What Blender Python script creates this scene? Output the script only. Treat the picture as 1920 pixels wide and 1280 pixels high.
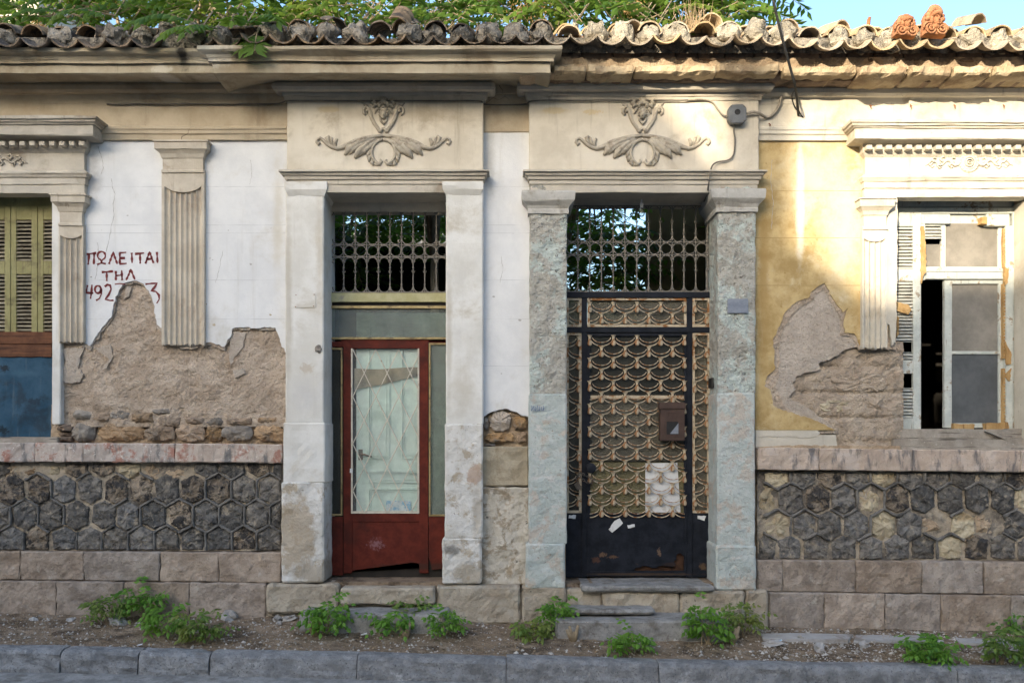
import bpy, bmesh, math, random
from mathutils import Vector, noise, Matrix, Euler

# ------------------------------------------------------------------ set-up
for o in list(bpy.data.objects): bpy.data.objects.remove(o)
SC = bpy.context.scene
COL = SC.collection
RND = random.Random(11)
D, S, HZ, CZ = 8.0, 200.0, 830.0, 1.9      # camera distance to the facade, px per metre on it, horizon row, eye height

cam = bpy.data.cameras.new('camera'); cob = bpy.data.objects.new('camera', cam); COL.objects.link(cob)
cob.location = (0, -D, CZ); cob.rotation_euler = (math.radians(90), 0, 0)
cam.sensor_width = 36; cam.lens = 36 * D / (1920 / S); cam.shift_y = (HZ - 640) / 1920
cam.clip_end = 2000; SC.camera = cob

SUN_EL, SUN_AZ = math.radians(15), math.radians(28)      # sun low, to the left, behind the camera
SV = Vector((-math.sin(SUN_AZ) * math.cos(SUN_EL), -math.cos(SUN_AZ) * math.cos(SUN_EL), math.sin(SUN_EL)))
w = bpy.data.worlds.new('World'); SC.world = w; w.use_nodes = True
wn = w.node_tree; wn.nodes.clear()
sky = wn.nodes.new('ShaderNodeTexSky'); sky.sky_type = 'NISHITA'; sky.sun_disc = False
sky.sun_elevation = SUN_EL; sky.sun_rotation = math.atan2(SV.x, SV.y); sky.air_density = 1.2; sky.dust_density = 4.5; sky.ozone_density = 3.0
bg = wn.nodes.new('ShaderNodeBackground'); bg.inputs['Strength'].default_value = 0.15
wo = wn.nodes.new('ShaderNodeOutputWorld')
wn.links.new(sky.outputs[0], bg.inputs[0]); wn.links.new(bg.outputs[0], wo.inputs[0])
sl = bpy.data.lights.new('sun', 'SUN'); sl.energy = 2.4; sl.angle = math.radians(0.53); sl.color = (1.0, 0.86, 0.64)
so = bpy.data.objects.new('sun', sl); COL.objects.link(so); so.rotation_euler = SV.to_track_quat('Z', 'Y').to_euler()
SC.view_settings.view_transform = 'Standard'; SC.view_settings.look = 'None'
SC.view_settings.exposure = 1.8; SC.view_settings.gamma = 1.0
SC.render.engine = 'CYCLES'
SC.cycles.max_bounces = 6; SC.cycles.diffuse_bounces = 3; SC.cycles.glossy_bounces = 2; SC.cycles.transparent_max_bounces = 8; SC.cycles.transmission_bounces = 4

# ------------------------------------------------------------------ helpers
def kf(y): return (D + y) / D / S
def X(u, y=0.): return (u - 960) * kf(y)
def Z(v, y=0.): return CZ + (HZ - v) * kf(y)
def P(u, v, y=0.): return Vector((X(u, y), y, Z(v, y)))
def nz(x, y, z, f=1.): return noise.noise(Vector((x * f, y * f, z * f)))
def fr(x, y, z, f=1., o=5): return noise.fractal(Vector((x * f, y * f, z * f)), 1.0, 2.0, o)

def link(o, parent=None):
    COL.objects.link(o)
    if parent: o.parent = parent
    return o
def tag(o, label, cat, group=None):
    o['label'] = label; o['category'] = cat
    if group: o['group'] = group
    return o
def empty(name, loc=(0, 0, 0)):
    o = bpy.data.objects.new(name, None); o.location = loc; o.empty_display_size = .1; return link(o)
def obj(name, me, parent=None, mat=None):
    o = bpy.data.objects.new(name, me)
    if mat and not me.materials: me.materials.append(mat)
    return link(o, parent)

class MB:
    def __init__(s): s.v = []; s.f = []
    def add(s, vs, fs):
        b = len(s.v); s.v += [tuple(p) for p in vs]; s.f += [tuple(i + b for i in f) for f in fs]
    def box(s, x0, x1, y0, y1, z0, z1):
        s.add([(x, y, z) for z in (z0, z1) for y in (y0, y1) for x in (x0, x1)],
              [(0, 1, 5, 4), (1, 3, 7, 5), (3, 2, 6, 7), (2, 0, 4, 6), (4, 5, 7, 6), (0, 2, 3, 1)])
        return s
    def pbox(s, u0, u1, v0, v1, yf, yb): return s.box(X(u0, yf), X(u1, yf), yf, yb, Z(v1, yf), Z(v0, yf))
    def prism(s, pts, yf, yb):
        w_ = [(X(u, yf), Z(v, yf)) for u, v in pts]
        a = sum(w_[i - 1][0] * w_[i][1] - w_[i][0] * w_[i - 1][1] for i in range(len(w_)))
        if a > 0: w_.reverse()
        n = len(w_)
        s.add([(x, yf, z) for x, z in w_] + [(x, yb, z) for x, z in w_],
              [tuple(range(n - 1, -1, -1))] + [tuple(range(n, 2 * n))] + [(i, (i + 1) % n, (i + 1) % n + n, i + n) for i in range(n)])
        return s
    def tube(s, pts, r, n=8, flat=1., cap=True):
        pts = [Vector(p) for p in pts]; m = len(pts); rr = r if isinstance(r, (list, tuple)) else [r] * m
        b = len(s.v); last = None
        for i, p in enumerate(pts):
            t = (pts[min(i + 1, m - 1)] - pts[max(i - 1, 0)]).normalized()
            if last is None:
                a = Vector((0, 1, 0)) if abs(t.y) < .9 else Vector((1, 0, 0))
                e1 = t.cross(a).normalized()
            else: e1 = (last - t * last.dot(t)).normalized()
            last = e1; e2 = t.cross(e1)
            for k in range(n):
                c = 2 * math.pi * k / n
                q = e1 * math.cos(c) * rr[i] + e2 * math.sin(c) * rr[i]
                q.y *= flat; s.v.append(tuple(p + q))
        for i in range(m - 1):
            for k in range(n):
                s.f.append((b + i * n + k, b + i * n + (k + 1) % n, b + (i + 1) * n + (k + 1) % n, b + (i + 1) * n + k))
        if cap: s.f += [tuple(b + k for k in range(n - 1, -1, -1)), tuple(b + (m - 1) * n + k for k in range(n))]
        return s
    def lathe(s, c, prof, n=12, axis='z'):
        b = len(s.v); c = Vector(c)
        for h, r in prof:
            for k in range(n):
                a = 2 * math.pi * k / n; p = (math.cos(a) * r, math.sin(a) * r)
                s.v.append(tuple(c + (Vector((p[0], p[1], h)) if axis == 'z' else Vector((p[0], h, p[1])))))
        for i in range(len(prof) - 1):
            for k in range(n):
                s.f.append((b + i * n + k, b + i * n + (k + 1) % n, b + (i + 1) * n + (k + 1) % n, b + (i + 1) * n + k))
        return s
    def ell(s, c, r, n=10, m=7, jit=0., seed=0):
        b = len(s.v); c = Vector(c)
        for i in range(m + 1):
            th = math.pi * i / m
            for k in range(n):
                a = 2 * math.pi * k / n
                d = Vector((math.sin(th) * math.cos(a), math.sin(th) * math.sin(a), math.cos(th)))
                q = 1 + jit * nz(d.x + seed, d.y, d.z, 1.7)
                s.v.append((c.x + d.x * r[0] * q, c.y + d.y * r[1] * q, c.z + d.z * r[2] * q))
        for i in range(m):
            for k in range(n):
                s.f.append((b + i * n + k, b + (i + 1) * n + k, b + (i + 1) * n + (k + 1) % n, b + i * n + (k + 1) % n))
        return s
    def mesh(s, name, smooth=False, bevel=0, sub=0, wob=0, wf=3., seg=2):
        me = bpy.data.meshes.new(name); me.from_pydata(s.v, [], s.f)
        bm = bmesh.new(); bm.from_mesh(me)
        bmesh.ops.remove_doubles(bm, verts=bm.verts, dist=1e-5)
        bmesh.ops.recalc_face_normals(bm, faces=bm.faces)
        if sub:
            for _ in range(9):
                es = [e for e in bm.edges if e.calc_length() > sub]
                if not es: break
                bmesh.ops.subdivide_edges(bm, edges=es, cuts=1, use_grid_fill=True)
        if bevel:
            es = [e for e in bm.edges if len(e.link_faces) == 2 and e.calc_face_angle(0) > .6]
            bmesh.ops.bevel(bm, geom=es, offset=bevel, segments=seg, affect='EDGES', clamp_overlap=True)
        if wob:
            for v in bm.verts:
                p = v.co
                d = Vector((nz(p.x + 3.1, p.y, p.z, wf), nz(p.x, p.y + 7.7, p.z, wf), nz(p.x, p.y, p.z + 5.3, wf)))
                d2 = Vector((nz(p.x, p.y, p.z, wf * 5), nz(p.x + 9, p.y, p.z, wf * 5), nz(p.x, p.y + 9, p.z, wf * 5)))
                v.co = p + d * wob + d2 * wob * .45
        bm.to_mesh(me); bm.free()
        if smooth:
            for p in me.polygons: p.use_smooth = True
            if smooth != 'all':
                try: me.set_sharp_from_angle(angle=math.radians(40 if smooth is True else 18))
                except Exception: pass
        return me
    def build(s, name, mat, parent=None, **k):
        me = s.mesh(name, **k); me.materials.append(mat); return obj(name, me, parent)

def jag(pts, amp=2.0, step=6, seed=0, closed=False):
    """roughen an outline of px points: random midpoints along every edge"""
    r = random.Random(seed); out = []
    n = len(pts)
    for i in range(n if closed else n - 1):
        a, b = pts[i], pts[(i + 1) % n]; L = math.hypot(b[0] - a[0], b[1] - a[1]); k = max(1, int(L / step))
        out.append(a)
        for j in range(1, k):
            t = j / k; out.append((a[0] + (b[0] - a[0]) * t + r.uniform(-amp, amp), a[1] + (b[1] - a[1]) * t + r.uniform(-amp, amp)))
    if not closed: out.append(pts[-1])
    return out

def moulding(mb, u0, u1, prof, yref, yb, jit=.0025, step=.08, retl=True, retr=True, seed=0):
    """profile of (v, y) px rows swept along x, mitred returns at both ends"""
    x0, x1 = X(u0, yref), X(u1, yref)
    pr = [(Z(prof[0][0], prof[0][1]), yb)] + [(Z(v, y), y) for v, y in prof] + [(Z(prof[-1][0], prof[-1][1]), yb)]
    n = max(2, int((x1 - x0) / step)); secs = []
    pj = [max(0, yref - y) for z, y in pr]
    if retl: secs.append([(x0 - q, yb, z) for (z, y), q in zip(pr, pj)])
    for i in range(n + 1):
        t = i / n; row = []
        for k, ((z, y), q) in enumerate(zip(pr, pj)):
            x = (x0 - q * retl) * (1 - t) + (x1 + q * retr) * t
            if y < yb - .001:
                dy = nz(x + seed, k * .7, z, 5.) * jit * 1.6 + nz(x, k * 1.3 + seed, z, 21.) * jit
                dz = nz(x - seed, k * .9 + 4, z, 2.) * jit * 1.8 + nz(x, k * 2.3, z + seed, 17.) * jit * .8
            else: dy = dz = 0
            row.append((x, y + dy, z + dz))
        secs.append(row)
    if retr: secs.append([(x1 + q, yb, z) for (z, y), q in zip(pr, pj)])
    m = len(pr); vs = [p for r_ in secs for p in r_]; fs = []
    for i in range(len(secs) - 1):
        for k in range(m - 1): fs.append((i * m + k, i * m + k + 1, (i + 1) * m + k + 1, (i + 1) * m + k))
    fs.append(tuple(range(m))); fs.append(tuple((len(secs) - 1) * m + k for k in range(m - 1, -1, -1)))
    mb.add(vs, fs); return mb

def stone_mesh(poly, yf, yb, bulge=.02, rough=.012, seed=0, seg=.03, jit=.006, edge=.014, name='stone'):
    """an irregular hewn stone from a world (x, z) outline"""
    r = random.Random(seed); pts = []
    n = len(poly)
    for i in range(n):
        a, b = poly[i], poly[(i + 1) % n]; L = math.hypot(b[0] - a[0], b[1] - a[1]); k = max(1, round(L / seg))
        for j in range(k):
            t = j / k; pts.append((a[0] + (b[0] - a[0]) * t + r.uniform(-jit, jit), a[1] + (b[1] - a[1]) * t + r.uniform(-jit, jit)))
    if sum(pts[i - 1][0] * pts[i][1] - pts[i][0] * pts[i - 1][1] for i in range(len(pts))) < 0: pts.reverse()
    m = len(pts); cx = sum(p[0] for p in pts) / m; cz = sum(p[1] for p in pts) / m
    rings = [(1., yb, 0), (1., yf + edge, .3), (.9, yf, .8), (.62, yf - bulge * .7, 1), (.3, yf - bulge, 1)]
    vs = []
    for sc, y, q in rings:
        for (x, z) in pts:
            xx, zz = cx + (x - cx) * sc, cz + (z - cz) * sc
            yy = y + q * rough * (1.5 * fr(xx + seed * 3.3, .5, zz, 14., 3))
            vs.append((xx, yy, zz))
    vs.append((cx, yf - bulge + rough * nz(cx, cz, seed, 9), cz))
    fs = []
    for i in range(len(rings) - 1):
        for k in range(m):
            fs.append((i * m + k, i * m + (k + 1) % m, (i + 1) * m + (k + 1) % m, (i + 1) * m + k))
    b = (len(rings) - 1) * m
    fs += [(b + k, b + (k + 1) % m, len(vs) - 1) for k in range(m)]
    me = bpy.data.meshes.new(name); me.from_pydata(vs, [], fs)
    return me

def block_mesh(x0, x1, z0, z1, yf, yb, rough=.006, rnd=.014, res=.055, seed=0, slope=0., name='block', chip=.0):
    """hewn rectangular block with rounded worn edges; slope tilts top and bottom with x"""
    def ax(a, b):
        n = max(1, round((b - a - 2 * rnd) / res)); return [a] + [a + rnd + (b - a - 2 * rnd) * i / n for i in range(n + 1)] + [b]
    xs, zs = ax(x0, x1), ax(z0, z1); vs = []; nx, nzz = len(xs), len(zs)
    for j, z in enumerate(zs):
        for i, x in enumerate(xs):
            e = (i in (0, nx - 1)) + (j in (0, nzz - 1))
            y = yf + rough * 1.4 * fr(x + seed, seed * 1.7, z, 7., 4) + (rnd * .8 if e == 1 else rnd * 1.6 if e == 2 else 0)
            if chip and e: y += chip * max(0, nz(x, seed + 3, z, 9.) - .1) * 3
            xx, zz = x, z + slope * (x - x0)
            if e:
                xx += rough * .7 * nz(x + seed, 3, z, 11.); zz += rough * .7 * nz(x, 8 + seed, z, 11.)
                if e == 2: xx += (.3 * rnd if i == 0 else -.3 * rnd); zz += (.3 * rnd if j == 0 else -.3 * rnd)
            vs.append((xx, y, zz))
    fs = [(j * nx + i, j * nx + i + 1, (j + 1) * nx + i + 1, (j + 1) * nx + i) for j in range(nzz - 1) for i in range(nx - 1)]
    ring = [i for i in range(nx)] + [j * nx + nx - 1 for j in range(1, nzz)] + [(nzz - 1) * nx + i for i in range(nx - 2, -1, -1)] + [j * nx for j in range(nzz - 2, 0, -1)]
    b = len(vs); vs += [(vs[k][0], yb, vs[k][2]) for k in ring]; m = len(ring)
    fs += [(ring[k], b + k, b + (k + 1) % m, ring[(k + 1) % m]) for k in range(m)]
    me = bpy.data.meshes.new(name); me.from_pydata(vs, [], fs)
    return me

def sheet_mesh(u0, u1, v0, v1, y, amp=.01, res=.03, f=6., name='sheet', fine=.4, fn=None):
    """rough wall surface, displaced by noise"""
    x0, x1, z1, z0 = X(u0, y), X(u1, y), Z(v0, y), Z(v1, y)
    nx = max(2, int((x1 - x0) / res)); nn = max(2, int((z1 - z0) / res)); vs = []
    for j in range(nn + 1):
        for i in range(nx + 1):
            x = x0 + (x1 - x0) * i / nx; z = z0 + (z1 - z0) * j / nn
            d = fr(x, 2.2, z, f, 4) * amp + nz(x, 9, z, f * 7) * amp * fine
            if fn: d += fn(x, z)
            vs.append((x, y + d, z))
    fs = [(j * (nx + 1) + i, j * (nx + 1) + i + 1, (j + 1) * (nx + 1) + i + 1, (j + 1) * (nx + 1) + i) for j in range(nn) for i in range(nx)]
    me = bpy.data.meshes.new(name); me.from_pydata(vs, [], fs)
    for p in me.polygons: p.use_smooth = True
    return me

# ------------------------------------------------------------------ materials
def c3(c): return (c[0], c[1], c[2], 1)
class NT:
    def __init__(s, name):
        s.m = bpy.data.materials.new(name); s.m.use_nodes = True; s.t = s.m.node_tree; s.t.nodes.clear()
        s.out = s.n('ShaderNodeOutputMaterial')
    def n(s, k, **a):
        x = s.t.nodes.new(k)
        for i, v in a.items(): setattr(x, i, v)
        return x
    def l(s, a, b): s.t.links.new(a, b)
    def noise(s, vec, scale, detail=6, rough=.6, dist=0.):
        x = s.n('ShaderNodeTexNoise'); s.l(vec, x.inputs['Vector']); x.inputs['Scale'].default_value = scale
        x.inputs['Detail'].default_value = detail; x.inputs['Roughness'].default_value = rough; x.inputs['Distortion'].default_value = dist
        return x.outputs['Fac']
    def ramp(s, fac, lo, hi):
        x = s.n('ShaderNodeMapRange'); x.interpolation_type = 'SMOOTHSTEP'; s.l(fac, x.inputs[0])
        x.inputs[1].default_value = lo; x.inputs[2].default_value = hi; return x.outputs[0]
    def mix(s, fac, a, b, blend='MIX'):
        x = s.n('ShaderNodeMix', data_type='RGBA', blend_type=blend)
        for sock, val in ((x.inputs[0], fac), (x.inputs[6], a), (x.inputs[7], b)):
            if isinstance(val, (int, float)): sock.default_value = val
            elif isinstance(val, (tuple, list)): sock.default_value = c3(val)
            else: s.l(val, sock)
        return x.outputs[2]
    def math(s, op, a, b=0.):
        x = s.n('ShaderNodeMath', operation=op)
        for sock, val in zip(x.inputs, (a, b)):
            if isinstance(val, (int, float)): sock.default_value = val
            else: s.l(val, sock)
        return x.outputs[0]
    def scale(s, vec, v3):
        x = s.n('ShaderNodeVectorMath', operation='MULTIPLY'); s.l(vec, x.inputs[0]); x.inputs[1].default_value = v3; return x.outputs[0]
    def coords(s, vary):
        tc = s.n('ShaderNodeTexCoord').outputs['Object']
        if not vary: return tc, None
        oi = s.n('ShaderNodeObjectInfo').outputs['Random']
        a = s.n('ShaderNodeVectorMath', operation='ADD'); s.l(tc, a.inputs[0])
        c = s.n('ShaderNodeCombineXYZ'); mm = s.math('MULTIPLY', oi, 37.)
        for i in range(3): s.l(mm, c.inputs[i])
        s.l(c.outputs[0], a.inputs[1]); return a.outputs[0], oi

def W(name, c1, c2, sc=3., th=(.36, .64), stain=None, ssc=1.2, sth=(.5, .65), streak=None, kth=(.55, .75), ksc=(7, 7, .5), spk=None, spsc=60., pth=(.62, .7),
      bump=.3, bsc=40., b2=.5, b2sc=6., rough=.9, vary=0., metal=0., spots=(), crack=None, crsc=1.2, hl=(), spec=.25, huev=0., grid=None):
    t = NT(name); vec, rnd = t.coords(vary)
    n1 = t.noise(vec, sc, 6, .68); col = t.mix(t.ramp(n1, *th), c1, c2)
    if rnd and vary:
        mr = t.n('ShaderNodeMapRange'); t.l(rnd, mr.inputs[0]); mr.inputs[3].default_value = 1 - vary; mr.inputs[4].default_value = 1 + vary
        hs = t.n('ShaderNodeHueSaturation'); t.l(col, hs.inputs['Color']); t.l(mr.outputs[0], hs.inputs['Value'])
        if huev:
            m2 = t.n('ShaderNodeMapRange'); t.l(t.math('FRACT', t.math('MULTIPLY', rnd, 13.7)), m2.inputs[0]); m2.inputs[3].default_value = 1 - huev; m2.inputs[4].default_value = 1 + huev
            t.l(m2.outputs[0], hs.inputs['Saturation'])
        col = hs.outputs[0]
    if stain is not None: col = t.mix(t.ramp(t.noise(vec, ssc, 6, .7, .3), *sth), col, stain)
    if streak is not None: col = t.mix(t.ramp(t.noise(t.scale(vec, ksc), 1.3, 5, .65), *kth), col, streak)
    if spk is not None: col = t.mix(t.ramp(t.noise(vec, spsc, 4, .72), *pth), col, spk)
    for (sx, sz, rx, rz, sc_, edge, amt) in spots:      # stains and painted sun patches by place: centre, radii, colour, softness, strength
        vm = t.n('ShaderNodeVectorMath', operation='SUBTRACT'); t.l(t.n('ShaderNodeTexCoord').outputs['Object'], vm.inputs[0]); vm.inputs[1].default_value = (sx, 0, sz)
        q = t.scale(vm.outputs[0], (1 / rx, 0, 1 / rz)); ln = t.n('ShaderNodeVectorMath', operation='LENGTH'); t.l(q, ln.inputs[0])
        dn = t.math('ADD', ln.outputs['Value'], t.math('MULTIPLY', t.math('SUBTRACT', t.noise(vec, (5. / max(rx, rz) ** .5) if max(rx, rz) > .1 else 40., 5, .72), .5), 1.5 if max(rx, rz) > .1 else 3.5))
        f = t.math('MULTIPLY', t.ramp(dn, 1., 1. - edge), amt); col = t.mix(f, col, sc_)
    if crack is not None:
        vo = t.n('ShaderNodeTexVoronoi', feature='DISTANCE_TO_EDGE'); dv = t.n('ShaderNodeVectorMath', operation='ADD'); t.l(vec, dv.inputs[0])
        nn = t.n('ShaderNodeTexNoise'); nn.inputs['Scale'].default_value = 3; t.l(vec, nn.inputs['Vector']); t.l(t.scale(nn.outputs['Color'], (.5, .5, .5)), dv.inputs[1])
        t.l(dv.outputs[0], vo.inputs['Vector']); vo.inputs['Scale'].default_value = crsc
        cf = t.math('MULTIPLY', t.ramp(vo.outputs['Distance'], .006, .0), t.ramp(t.noise(vec, 1.1, 3), .5, .58)); col = t.mix(cf, col, crack)
    if hl:
        sep = t.n('ShaderNodeSeparateXYZ'); t.l(t.n('ShaderNodeTexCoord').outputs['Object'], sep.inputs[0]); acc = None
        for v_ in hl:
            q = t.ramp(t.math('ABSOLUTE', t.math('SUBTRACT', sep.outputs[2], Z(v_))), .0042, .001); acc = q if acc is None else t.math('MAXIMUM', acc, q)
        col = t.mix(t.math('MULTIPLY', acc, t.ramp(t.noise(vec, 4, 4), .35, .6)), col, tuple(x * .8 for x in c1))
    b = t.n('ShaderNodeBsdfPrincipled'); t.l(col, b.inputs['Base Color']); b.inputs['Metallic'].default_value = metal
    b.inputs['Specular IOR Level'].default_value = spec
    if isinstance(rough, tuple): 
        mr = t.n('ShaderNodeMapRange'); t.l(n1, mr.inputs[0]); mr.inputs[3].default_value = rough[0]; mr.inputs[4].default_value = rough[1]; t.l(mr.outputs[0], b.inputs['Roughness'])
    else: b.inputs['Roughness'].default_value = rough
    if bump:
        h = t.math('ADD', t.noise(vec, bsc, 3, .65), t.math('MULTIPLY', t.noise(vec, b2sc, 4, .6), b2 * 3))
        bp = t.n('ShaderNodeBump'); bp.inputs['Strength'].default_value = min(1., bump); bp.inputs['Distance'].default_value = .006 * max(1, bump * 2)
        t.l(h, bp.inputs['Height']); t.l(bp.outputs[0], b.inputs['Normal'])
    t.l(b.outputs[0], t.out.inputs[0]); return t.m

def glass(name, tint, dirt, opac, rough=.08, bump=0., bsc=60., dsc=4., ior=1.45):
    """dusty window glass: see-through, a film of dirt and a sheen"""
    t = NT(name); vec, _ = t.coords(0)
    tr = t.n('ShaderNodeBsdfTransparent'); tr.inputs[0].default_value = c3(tint)
    df = t.n('ShaderNodeBsdfDiffuse'); t.l(t.mix(t.ramp(t.noise(vec, dsc, 8, .7), .35, .7), dirt, tuple(x * 1.5 for x in dirt)), df.inputs[0])
    gl = t.n('ShaderNodeBsdfGlossy'); gl.inputs['Roughness'].default_value = rough; gl.inputs[0].default_value = (.9, .92, .95, 1)
    if bump:
        bp = t.n('ShaderNodeBump'); bp.inputs['Strength'].default_value = bump; bp.inputs['Distance'].default_value = .01
        vo = t.n('ShaderNodeTexVoronoi'); vo.inputs['Scale'].default_value = bsc; t.l(vec, vo.inputs['Vector']); t.l(vo.outputs[0], bp.inputs['Height'])
        t.l(bp.outputs[0], gl.inputs['Normal']); t.l(bp.outputs[0], df.inputs['Normal'])
    m1 = t.n('ShaderNodeMixShader'); mr = t.n('ShaderNodeMapRange'); t.l(t.noise(vec, dsc * .6, 8, .7), mr.inputs[0]); mr.inputs[1].default_value = .3; mr.inputs[2].default_value = .7
    mr.inputs[3].default_value = max(0, opac - .15); mr.inputs[4].default_value = min(1, opac + .12)
    t.l(mr.outputs[0], m1.inputs[0]); t.l(tr.outputs[0], m1.inputs[1]); t.l(df.outputs[0], m1.inputs[2])
    fz = t.n('ShaderNodeFresnel'); fz.inputs[0].default_value = ior
    m2 = t.n('ShaderNodeMixShader'); t.l(fz.outputs[0], m2.inputs[0]); t.l(m1.outputs[0], m2.inputs[1]); t.l(gl.outputs[0], m2.inputs[2])
    t.l(m2.outputs[0], t.out.inputs[0]); return t.m

def leafmat(name, ca, cb, cc, trans=.45):
    t = NT(name); g = t.n('ShaderNodeNewGeometry').outputs['Random Per Island']; vec, _ = t.coords(0)
    col = t.mix(g, ca, cb); col = t.mix(t.ramp(t.noise(vec, 1.4, 4), .5, .75), col, cc)
    df = t.n('ShaderNodeBsdfPrincipled'); t.l(col, df.inputs['Base Color']); df.inputs['Roughness'].default_value = .5; df.inputs['Specular IOR Level'].default_value = .35
    tl = t.n('ShaderNodeBsdfTranslucent'); hs = t.n('ShaderNodeHueSaturation'); t.l(col, hs.inputs['Color']); hs.inputs['Value'].default_value = 1.7; hs.inputs['Hue'].default_value = .485
    t.l(hs.outputs[0], tl.inputs[0])
    m = t.n('ShaderNodeMixShader'); m.inputs[0].default_value = trans; t.l(df.outputs[0], m.inputs[1]); t.l(tl.outputs[0], m.inputs[2])
    t.l(m.outputs[0], t.out.inputs[0]); return t.m

def spot(u, v, ru, rv, col, edge=.5, amt=1., y=0.): return (X(u, y), Z(v, y), ru / S, rv / S, col, edge, amt)
M = {}
GR = (.20, .17, .14); DK = (.06, .052, .045)
M['white'] = W('white_plaster', (.65, .655, .665), (.74, .74, .74), 2.4, stain=(.55, .525, .475), ssc=1.6, sth=(.53, .75), streak=(.52, .50, .46), kth=(.57, .85), ksc=(5, 5, .35), spk=(.40, .38, .35), spsc=22, pth=(.72, .75), bump=.3, bsc=70, b2=.8, hl=(350, 437, 525, 422, 598, 686),
               spots=[spot(172, 330, 26, 70, (.35, .34, .33), .9, .65), spot(520, 420, 14, 160, (.55, .51, .43), .9, .6), spot(392, 285, 14, 26, (.36, .34, .32), .9, .6), spot(916, 300, 16, 120, (.38, .37, .35), 1., .6)])
M['cream'] = W('cream_render', (.55, .49, .395), (.66, .60, .50), 2.2, stain=(.40, .34, .26), ssc=1.5, sth=(.52, .72), streak=(.36, .31, .24), kth=(.56, .8), spk=(.27, .23, .18), spsc=34, pth=(.70, .76), bump=.22, bsc=70, b2=.6, spots=[spot(565, 250, 22, 90, (.68, .625, .53), 1., .6, -.1), spot(760, 215, 160, 16, (.44, .37, .27), .9, .55, -.1), spot(600, 300, 80, 14, (.70, .65, .56), 1., .5, -.1), spot(1040, 208, 40, 9, (.52, .40, .22), .6, .6, -.1), spot(1110, 210, 20, 6, (.55, .42, .22), .5, .6, -.1), spot(615, 205, 30, 8, (.52, .41, .24), .6, .6, -.1)])
M['trim'] = W('grey_beige_moulding', (.44, .40, .34), (.55, .50, .42), 2.5, stain=(.31, .26, .20), ssc=1.8, sth=(.50, .70), streak=(.22, .19, .16), kth=(.60, .82), spk=(.2, .17, .14), spsc=40, pth=(.68, .76), bump=.28, bsc=60, b2=.6)
M['capg'] = W('grey_worn_capital', (.40, .385, .355), (.52, .505, .47), 3, stain=(.31, .28, .235), ssc=3, sth=(.50, .66), streak=(.24, .22, .195), kth=(.56, .76), spk=(.2, .18, .15), spsc=36, pth=(.66, .74), bump=.5, bsc=50)
M['trimw'] = W('weathered_white_moulding', (.50, .46, .385), (.62, .575, .49), 2.4, stain=(.42, .35, .26), ssc=2.2, sth=(.52, .70), streak=(.30, .26, .21), kth=(.57, .80), spk=(.24, .20, .16), spsc=40, pth=(.64, .74), bump=.4, bsc=56)
M['cornice'] = W('brown_cornice', (.34, .285, .205), (.46, .40, .30), 2.2, stain=(.24, .19, .13), ssc=1.3, sth=(.50, .70), streak=(.15, .12, .09), kth=(.62, .82), spk=(.14, .12, .1), spsc=40, pth=(.66, .75), bump=.3, bsc=60,
                 spots=[spot(345, 108, 14, 30, (.045, .04, .035), .8, .95, -.42), spot(400, 112, 60, 26, (.62, .575, .49), .8, .9, -.42), spot(300, 128, 22, 12, (.60, .56, .48), .6, .8, -.42)])
M['frieze'] = W('ochre_frieze', (.41, .335, .235), (.50, .42, .31), 2.2, stain=(.32, .24, .16), ssc=1.4, sth=(.5, .72), streak=(.26, .21, .15), kth=(.62, .82), spk=(.2, .17, .13), spsc=40, pth=(.68, .76), bump=.25, bsc=60, crack=(.08, .06, .05), crsc=1.6)
M['pil'] = W('door_pier_plaster', (.62, .60, .555), (.73, .715, .68), 2.4, stain=(.52, .475, .40), ssc=1.9, sth=(.52, .72), streak=(.44, .41, .36), kth=(.58, .86), spk=(.36, .33, .28), spsc=30, pth=(.66, .74), bump=.3, bsc=60, b2=.8, spots=[spot(540, 560, 10, 240, (.43, .385, .31), .9, .6, -.1), spot(600, 470, 12, 130, (.46, .41, .33), .9, .6, -.1), spot(868, 730, 34, 70, (.50, .455, .375), 1., .6, -.1), spot(575, 740, 40, 50, (.53, .52, .52), 1., .5, -.1), spot(842, 640, 9, 200, (.46, .41, .33), .9, .55, -.1), spot(575, 690, 14, 10, (.46, .36, .26), .4, .5, -.1)])
M['pillow'] = W('peeling_pier_foot', (.56, .54, .50), (.68, .665, .635), 5, stain=(.43, .37, .29), ssc=7, sth=(.52, .62), streak=(.32, .28, .23), kth=(.58, .8), spk=(.19, .17, .145), spsc=22, pth=(.64, .74), bump=.8, bsc=46, b2=1.3, spots=[spot(555, 1000, 46, 80, (.40, .325, .235), .35, .8, -.1), spot(600, 1075, 60, 30, (.30, .245, .175), .5, .7, -.1), spot(890, 890, 16, 22, (.40, .29, .22), .3, .8, -.1), spot(845, 1030, 26, 12, (.15, .14, .125), .6, .75, -.1), spot(880, 1075, 40, 26, (.33, .27, .19), .5, .7, -.1), spot(895, 960, 14, 60, (.32, .27, .2), .7, .6, -.1)])
M['green'] = W('rough_pale_green_render', (.33, .31, .265), (.43, .415, .37), 6, stain=(.46, .51, .475), ssc=3.4, sth=(.48, .58), spk=(.17, .15, .125), spsc=34, pth=(.58, .66), bump=1., bsc=42, b2=1.4, b2sc=14)
M['greenlow'] = W('worn_turquoise_paint', (.40, .445, .425), (.50, .53, .505), 6, stain=(.46, .415, .36), ssc=5.5, sth=(.50, .60), streak=(.54, .53, .50), kth=(.58, .68), ksc=(5, 5, 9), spk=(.28, .25, .21), spsc=44, pth=(.60, .68), bump=.7, bsc=50, b2=1.2, b2sc=18)
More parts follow.
